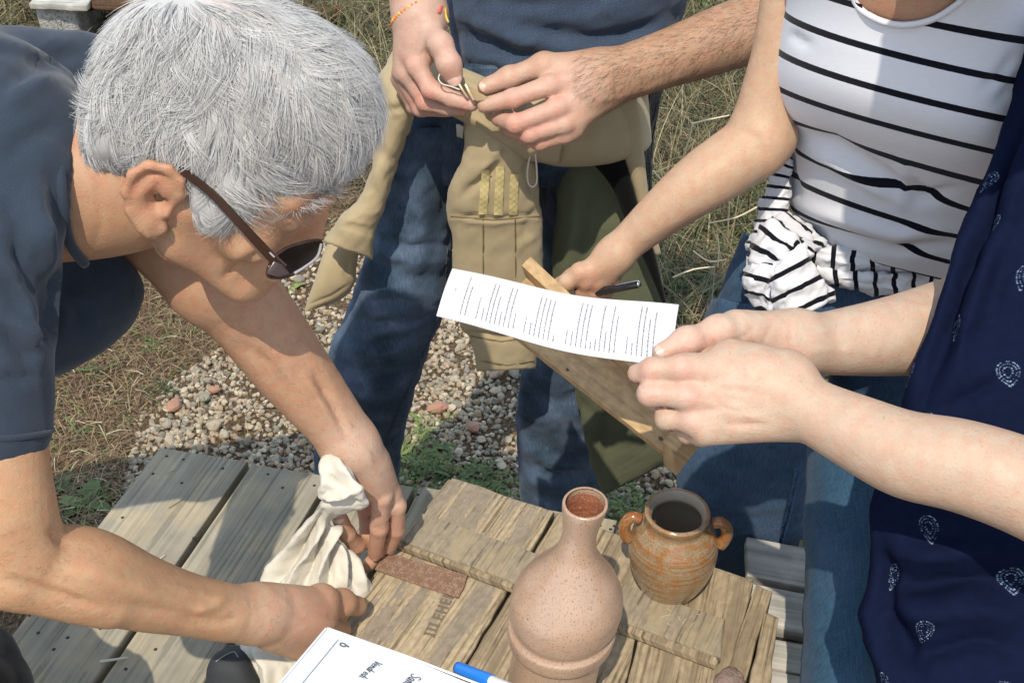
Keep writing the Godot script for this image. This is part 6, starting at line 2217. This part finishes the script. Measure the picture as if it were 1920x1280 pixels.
func paisley_woman() -> void:
	var t := thing("person", "pale-armed person in navy printed clothing reading the printed sheet at the right", "person", Vector3.ZERO)
	nearer = 0.955
	# near (left) arm and hand
	var f := Field.new(Vector3(0.07, 0.78, -0.84), Vector3(0.54, 1.18, -0.48), 0.003)
	limb(f, [[2080, 985, 0.875, 98], [1920, 912, 0.888, 89], [1800, 872, 0.902, 84], [1700, 852, 0.917, 79], [1610, 812, 0.935, 68], [1535, 776, 0.952, 58], [1482, 750, 0.964, 54]], 0.02)
	for q in [[1475, 722, 1290, 690, 0.021, 0.0125], [1475, 745, 1296, 744, 0.022, 0.0120], [1475, 765, 1306, 788, 0.021, 0.0115], [1478, 782, 1325, 812, 0.018, 0.0100]]:
		f.cone(at(q[0], q[1], 0.968), at(q[2], q[3], 0.966), q[4], q[5], 0.010)
	f.cone(at(1470, 705, 0.972), at(1370, 668, 0.978), 0.020, 0.014, 0.02)
	finger(f, [[1300, 690, 0.963], [1278, 690, 0.961], [1224, 692, 0.966], [1194, 700, 0.978]], 0.0110, 0.0078)
	finger(f, [[1305, 744, 0.962], [1288, 743, 0.960], [1218, 738, 0.966], [1226, 752, 0.990]], 0.0108, 0.0082)
	finger(f, [[1314, 788, 0.966], [1298, 789, 0.965], [1250, 784, 0.976], [1262, 784, 1.0]], 0.0102, 0.0078)
	finger(f, [[1330, 811, 0.971], [1316, 815, 0.973], [1290, 812, 0.988], [1300, 800, 1.005]], 0.0088, 0.0070)
	finger(f, [[1390, 668, 0.985], [1310, 672, 1.0], [1240, 690, 1.003]], 0.0115, 0.0085)
	#veins(f, [[[1310, 728, 0.9555], [1345, 735, 0.9525], [1362, 757, 0.9515], [1390, 764, 0.951], [1406, 783, 0.9525]], [[1345, 735, 0.9525], [1390, 742, 0.950], [1420, 746, 0.949]]], 0.0011)
	var body := f.nets()
	body = folds(body, [[[1310, 728, 1345, 735, 1362, 757, 1390, 764, 1406, 783, 1440, 792], 5, 0.0011], [[1345, 735, 1390, 742, 1425, 747], 5, 0.0009], [[1330, 800, 1380, 802, 1430, 808], 5, 0.0008], [[1330, 770, 1380, 778, 1440, 782], 7, 0.0012], [[1320, 722, 1380, 720, 1440, 730], 8, 0.001], [[1340, 800, 1400, 796, 1450, 798], 6, -0.0012], [[1318, 768, 1350, 770], 6, -0.0016], [[1312, 718, 1340, 716], 6, -0.0014], [[1237, 684, 1240, 700], 3, -0.0006], [[1230, 732, 1233, 750], 3, -0.0006]])
	skin_tint(body, Color(0.555, 0.385, 0.275), Color(0.70, 0.38, 0.31), [[1285, 690, 26, 0.5], [1290, 745, 26, 0.5], [1300, 790, 24, 0.45], [1205, 700, 30, 0.45], [1215, 742, 30, 0.4], [1350, 720, 60, 0.15]], 32)
	# far (right) arm, thumb on the sheet
	f = Field.new(Vector3(0.10, 0.86, -1.0), Vector3(0.575, 1.24, -0.62), 0.003)
	limb(f, [[1960, 560, 1.14, 92], [1800, 604, 1.115, 86], [1700, 626, 1.092, 76], [1590, 640, 1.070, 62], [1520, 645, 1.057, 52], [1486, 645, 1.05, 50]], 0.02)
	f.cone(at(1490, 632, 1.045), at(1380, 618, 1.018), 0.021, 0.017, 0.02)
	f.cone(at(1490, 650, 1.05), at(1400, 660, 1.04), 0.020, 0.017, 0.02)
	finger(f, [[1400, 622, 1.02], [1348, 622, 1.005], [1288, 640, 0.990], [1243, 661, 0.988]], 0.0145, 0.0086, 0.006)
	finger(f, [[1400, 650, 1.035], [1340, 660, 1.03], [1275, 668, 1.022], [1230, 676, 1.012]], 0.0110, 0.0080)
	finger(f, [[1400, 665, 1.045], [1330, 685, 1.045], [1265, 690, 1.035]], 0.0108, 0.0080)
	finger(f, [[1410, 675, 1.05], [1340, 700, 1.055], [1280, 705, 1.045]], 0.0100, 0.0076)
	finger(f, [[1425, 680, 1.055], [1360, 712, 1.062], [1310, 716, 1.055]], 0.0088, 0.0068)
	#veins(f, [[[1480, 622, 1.022], [1530, 622, 1.028], [1580, 612, 1.032], [1640, 618, 1.035]], [[1500, 660, 1.026], [1560, 655, 1.032]]], 0.0011)
	var b := f.nets()
	b = folds(b, [[[1480, 622, 1530, 624, 1580, 612, 1640, 620], 5, 0.0006], [[1500, 662, 1560, 655, 1620, 660], 5, 0.0006], [[1345, 652, 1330, 640, 1322, 624], 5, -0.0016], [[1295, 650, 1290, 636], 4, -0.001], [[1420, 612, 1400, 628, 1380, 640], 6, -0.001], [[1440, 655, 1400, 650, 1360, 652], 6, -0.0012], [[1452, 600, 1440, 625, 1430, 650], 5, -0.0007], [[1480, 600, 1486, 640, 1482, 690], 5, -0.001], [[1497, 604, 1500, 640, 1496, 690], 4, -0.0006]])
	skin_tint(b, Color(0.60, 0.43, 0.32), Color(0.74, 0.38, 0.31), [[1330, 645, 40, 0.5], [1260, 655, 36, 0.4], [1470, 680, 50, 0.35]], 34)
	body.join(b)
	# the upper arms, chest and head, out of the picture
	f = Field.new(Vector3(0.34, 0.74, -1.02), Vector3(0.94, 1.80, -0.20), 0.009)
	f.cone(at(2080, 985, 0.875), Vector3(0.66, 1.00, -0.38), 0.041, 0.044, 0.02)
	f.cone(Vector3(0.66, 1.00, -0.38), Vector3(0.70, 1.26, -0.40), 0.045, 0.055, 0.03)
	f.cone(at(1960, 560, 1.14), Vector3(0.70, 1.00, -0.80), 0.045, 0.045, 0.02)
	f.cone(Vector3(0.70, 1.00, -0.80), Vector3(0.72, 1.24, -0.72), 0.045, 0.055, 0.03)
	f.cone(Vector3(0.70, 1.23, -0.44), Vector3(0.72, 1.22, -0.70), 0.075, 0.075, 0.04)
	f.cone(Vector3(0.70, 1.25, -0.56), Vector3(0.68, 1.38, -0.52), 0.055, 0.052, 0.03)
	b = f.nets()
	skin_tint(b, Color(0.64, 0.46, 0.35), Color(0.70, 0.38, 0.31), [], 35)
	body.join(b)
	var hc := Vector3(0.64, 1.47, -0.50)
	var fd := Vector3(-0.74, -0.60, -0.25).normalized()
	b = plain_head(hc, fd, Vector3(0.69, 1.33, -0.53))
	skin_tint(b, Color(0.64, 0.46, 0.35), Color(0.70, 0.38, 0.31), [], 36)
	body.join(b)
	body.normals()
	put("body", body.made(), M.skin, t)
	plain_hair(hc, fd, lin(0.16, 0.09, 0.04), true, t, 8)
	nail_on(at(1243, 661, 0.988), at(1288, 640, 0.990), 0.0086, (EYE - at(1250, 655, 0.99)).normalized() + Vector3(-0.1, 0.35, -0.1), t)
	var gold := plain(lin(0.75, 0.62, 0.40), 0.2)
	gold.metallic = 1.0
	var rc := at(1262, 786, 0.9755)
	var rx := (at(1250, 784, 0.976) - at(1298, 789, 0.965)).normalized()
	var ry := rx.cross(Vector3.UP).normalized()
	var rz := rx.cross(ry).normalized()
	var ring := []
	for k in 29: ring.append(rc + (ry * cos(TAU * k / 28.0) + rz * sin(TAU * k / 28.0)) * 0.0092)
	put("finger_ring", tube(ring, 0.0012, 8).made(), gold, t)
	nearer = 1.0
	# clothing
	M.paisley = paisley_cloth()
	b = loft([[1960, 20, 2420, -60, 0.98, 0.07], [1915, 150, 2420, 90, 0.99, 0.065], [1872, 268, 2380, 240, 0.985, 0.055], [1824, 380, 2340, 360, 0.98, 0.045], [1786, 476, 2300, 470, 0.975, 0.040], [1742, 610, 2280, 610, 0.97, 0.036], [1700, 735, 2260, 740, 0.97, 0.036], [1664, 850, 2250, 860, 0.975, 0.038], [1640, 950, 2240, 970, 0.985, 0.040], [1629, 1060, 2230, 1080, 0.99, 0.044], [1634, 1160, 2220, 1190, 0.985, 0.044], [1648, 1270, 2220, 1300, 0.98, 0.044], [1660, 1390, 2220, 1420, 0.98, 0.044], [1680, 1500, 2220, 1530, 0.98, 0.04]], 8, 110, 2.2, 0.01)
	b = folds(b, [[[1930, 180, 1880, 320, 1820, 470, 1770, 610, 1735, 760], 15, -0.020], [[1960, 200, 1920, 330, 1862, 480, 1810, 620, 1775, 770], 22, 0.012], [[1640, 1020, 1720, 1040, 1830, 1030, 1930, 1050], 18, 0.014], [[1640, 1070, 1720, 1100, 1840, 1085, 1930, 1100], 16, -0.014], [[1640, 1140, 1740, 1150, 1840, 1140, 1930, 1170], 20, 0.012], [[1640, 1190, 1740, 1230, 1840, 1200, 1930, 1230], 18, -0.012], [[1650, 1000, 1660, 1120, 1700, 1240, 1740, 1290], 18, -0.014], [[1630, 1100, 1640, 1200, 1680, 1290], 14, 0.010], [[1870, 360, 1880, 480, 1850, 620], 20, -0.008], [[1760, 760, 1830, 740, 1900, 700], 16, -0.008]])
	rumple(b, 0.006, 0.09, 76)
	var blouse := put("printed_tunic", b.made(), M.paisley, t)
	blouse.set_meta("label", "navy tunic printed with small white paisley drops")
	# jeans
	b = loft([[1540, 760, 1900, 780, 1.28, 0.09], [1520, 850, 1760, 860, 1.27, 0.075], [1514, 960, 1660, 965, 1.255, 0.062], [1512, 1060, 1650, 1065, 1.245, 0.060], [1510, 1160, 1646, 1165, 1.235, 0.060], [1508, 1260, 1650, 1265, 1.225, 0.060], [1500, 1400, 1655, 1400, 1.22, 0.062], [1495, 1600, 1660, 1600, 1.25, 0.062], [1500, 1900, 1640, 1900, 1.33, 0.055]], 9, 56, 2.0, 0.01)
	b.join(loft([[1760, 900, 2150, 900, 1.25, 0.09], [1780, 1150, 2100, 1150, 1.2, 0.08], [1800, 1500, 2080, 1500, 1.2, 0.075], [1800, 1950, 2050, 1950, 1.3, 0.06]], 8, 40, 2.0, 0.01))
	b = folds(b, [[[1515, 1060, 1560, 1090, 1620, 1080], 8, -0.003], [[1520, 1250, 1580, 1230, 1640, 1240], 10, 0.004]])
	rumple(b, 0.004, 0.07, 78)
	put("jeans", b.made(), denim(Color(0.20, 0.30, 0.385), 111, 0.2), t)
	# --- the printed sheet
	nearer = 0.955
	var n := 40
	var m := 12
	b = Buf.new()
	for side in 2:
		for j in m + 1:
			for k in n + 1:
				var u := float(k) / n
				var v := float(j) / m
				var top := at(848, 503, 1.20).lerp(at(1274, 574, 1.045), u)
				var bot := at(818, 592, 1.14).lerp(at(1262, 692, 0.988), u)
				var p := top.lerp(bot, v)
				var nn := (at(1274, 574, 1.045) - at(848, 503, 1.20)).cross(at(818, 592, 1.14) - at(848, 503, 1.20)).normalized()
				if nn.y < 0: nn = -nn
				p += nn * (-0.006 * sin(PI * u) + 0.004 * sin(PI * v) * (0.4 + 0.6 * u) + 0.0018 * sin(TAU * u * 1.3)) + Vector3(0, 0, 0) - (nn * 0.00025 * side)
				b.add(p, Vector2(u, v))
	for side in 2:
		for j in m:
			for k in n:
				var p := side * (m + 1) * (n + 1) + j * (n + 1) + k
				if side == 0: b.quad(p, p + 1, p + n + 2, p + n + 1)
				else: b.quad(p, p + n + 1, p + n + 2, p + 1)
	nearer = 1.0
	var pm := StandardMaterial3D.new()
	pm.albedo_texture = tex(print_page())
	pm.roughness = 0.75
	pm.backlight_enabled = true
	pm.backlight = Color(0.2, 0.2, 0.2)
	var sheet := put("printed_sheet", b.made(), pm)
	tag(sheet, "white sheet printed with lines of small text, held in pale hands", "paper sheet")

# lines of print run up the short side of the sheet: [place along the sheet, start, length, weight]
func print_page() -> Image:
	var w := 1400
	var h := 440
	var im := Image.create(w, h, false, Image.FORMAT_RGB8)
	im.fill(Color(0.82, 0.81, 0.82))
	var rng := RandomNumberGenerator.new()
	rng.seed = 77
	var rows := [[0.055, 0.46, 0.05, 1.5], [0.107, 0.87, 0.76, 1.0], [0.128, 0.87, 0.56, 1.0], [0.180, 0.88, 0.40, 1.7], [0.205, 0.89, 0.22, 0.9], [0.225, 0.88, 0.74, 1.0], [0.243, 0.89, 0.74, 1.0], [0.263, 0.89, 0.52, 1.0], [0.283, 0.89, 0.24, 1.2], [0.303, 0.88, 0.74, 1.0], [0.324, 0.88, 0.74, 1.0], [0.345, 0.87, 0.25, 0.9], [0.392, 0.88, 0.26, 1.7], [0.415, 0.89, 0.20, 1.1], [0.435, 0.89, 0.72, 1.0], [0.455, 0.89, 0.72, 1.0], [0.475, 0.90, 0.71, 1.0], [0.495, 0.90, 0.70, 1.0], [0.517, 0.90, 0.10, 1.0], [0.570, 0.89, 0.24, 1.7], [0.592, 0.90, 0.22, 1.1], [0.612, 0.90, 0.76, 1.0], [0.633, 0.90, 0.76, 1.0], [0.653, 0.90, 0.74, 1.0], [0.673, 0.90, 0.10, 1.0], [0.692, 0.91, 0.16, 1.2], [0.710, 0.91, 0.76, 1.0], [0.731, 0.91, 0.30, 1.0], [0.752, 0.91, 0.76, 1.0], [0.772, 0.91, 0.58, 1.0], [0.820, 0.90, 0.24, 1.6], [0.842, 0.91, 0.16, 1.0], [0.862, 0.91, 0.80, 1.0], [0.882, 0.91, 0.80, 1.0], [0.903, 0.91, 0.56, 1.0], [0.924, 0.90, 0.70, 1.0]]
	for r in rows:
		var y: float = r[1] * h
		var end: float = (r[1] - r[2]) * h
		var x := int(r[0] * w)
		var wt: float = r[3]
		while y > end:
			var word := rng.randi_range(2, 8)
			for k in word:
				if y < end: break
				var tall := rng.randf()
				var up := 7 if tall > 0.72 else 5
				var dn := 2 if tall < 0.12 else 0
				var g: float = 0.05 if wt > 1.4 else 0.10 + rng.randf() * 0.08
				var ink := Color(g, g, g * 1.04)
				# one letter: a stem and one or two cross strokes, lying on its side
				im.fill_rect(Rect2i(x - up, int(y), up + dn, 2), ink)
				if rng.randf() < 0.75: im.fill_rect(Rect2i(x - 5, int(y) - 2, 1, 3), ink)
				if rng.randf() < 0.65: im.fill_rect(Rect2i(x - 1, int(y) - 2, 1, 3), ink)
				if rng.randf() < 0.4: im.fill_rect(Rect2i(x - 5, int(y) - 2, 5, 1), ink)
				y -= 4.0 if wt < 1.4 else 5.0
			y -= 3.0
	return im
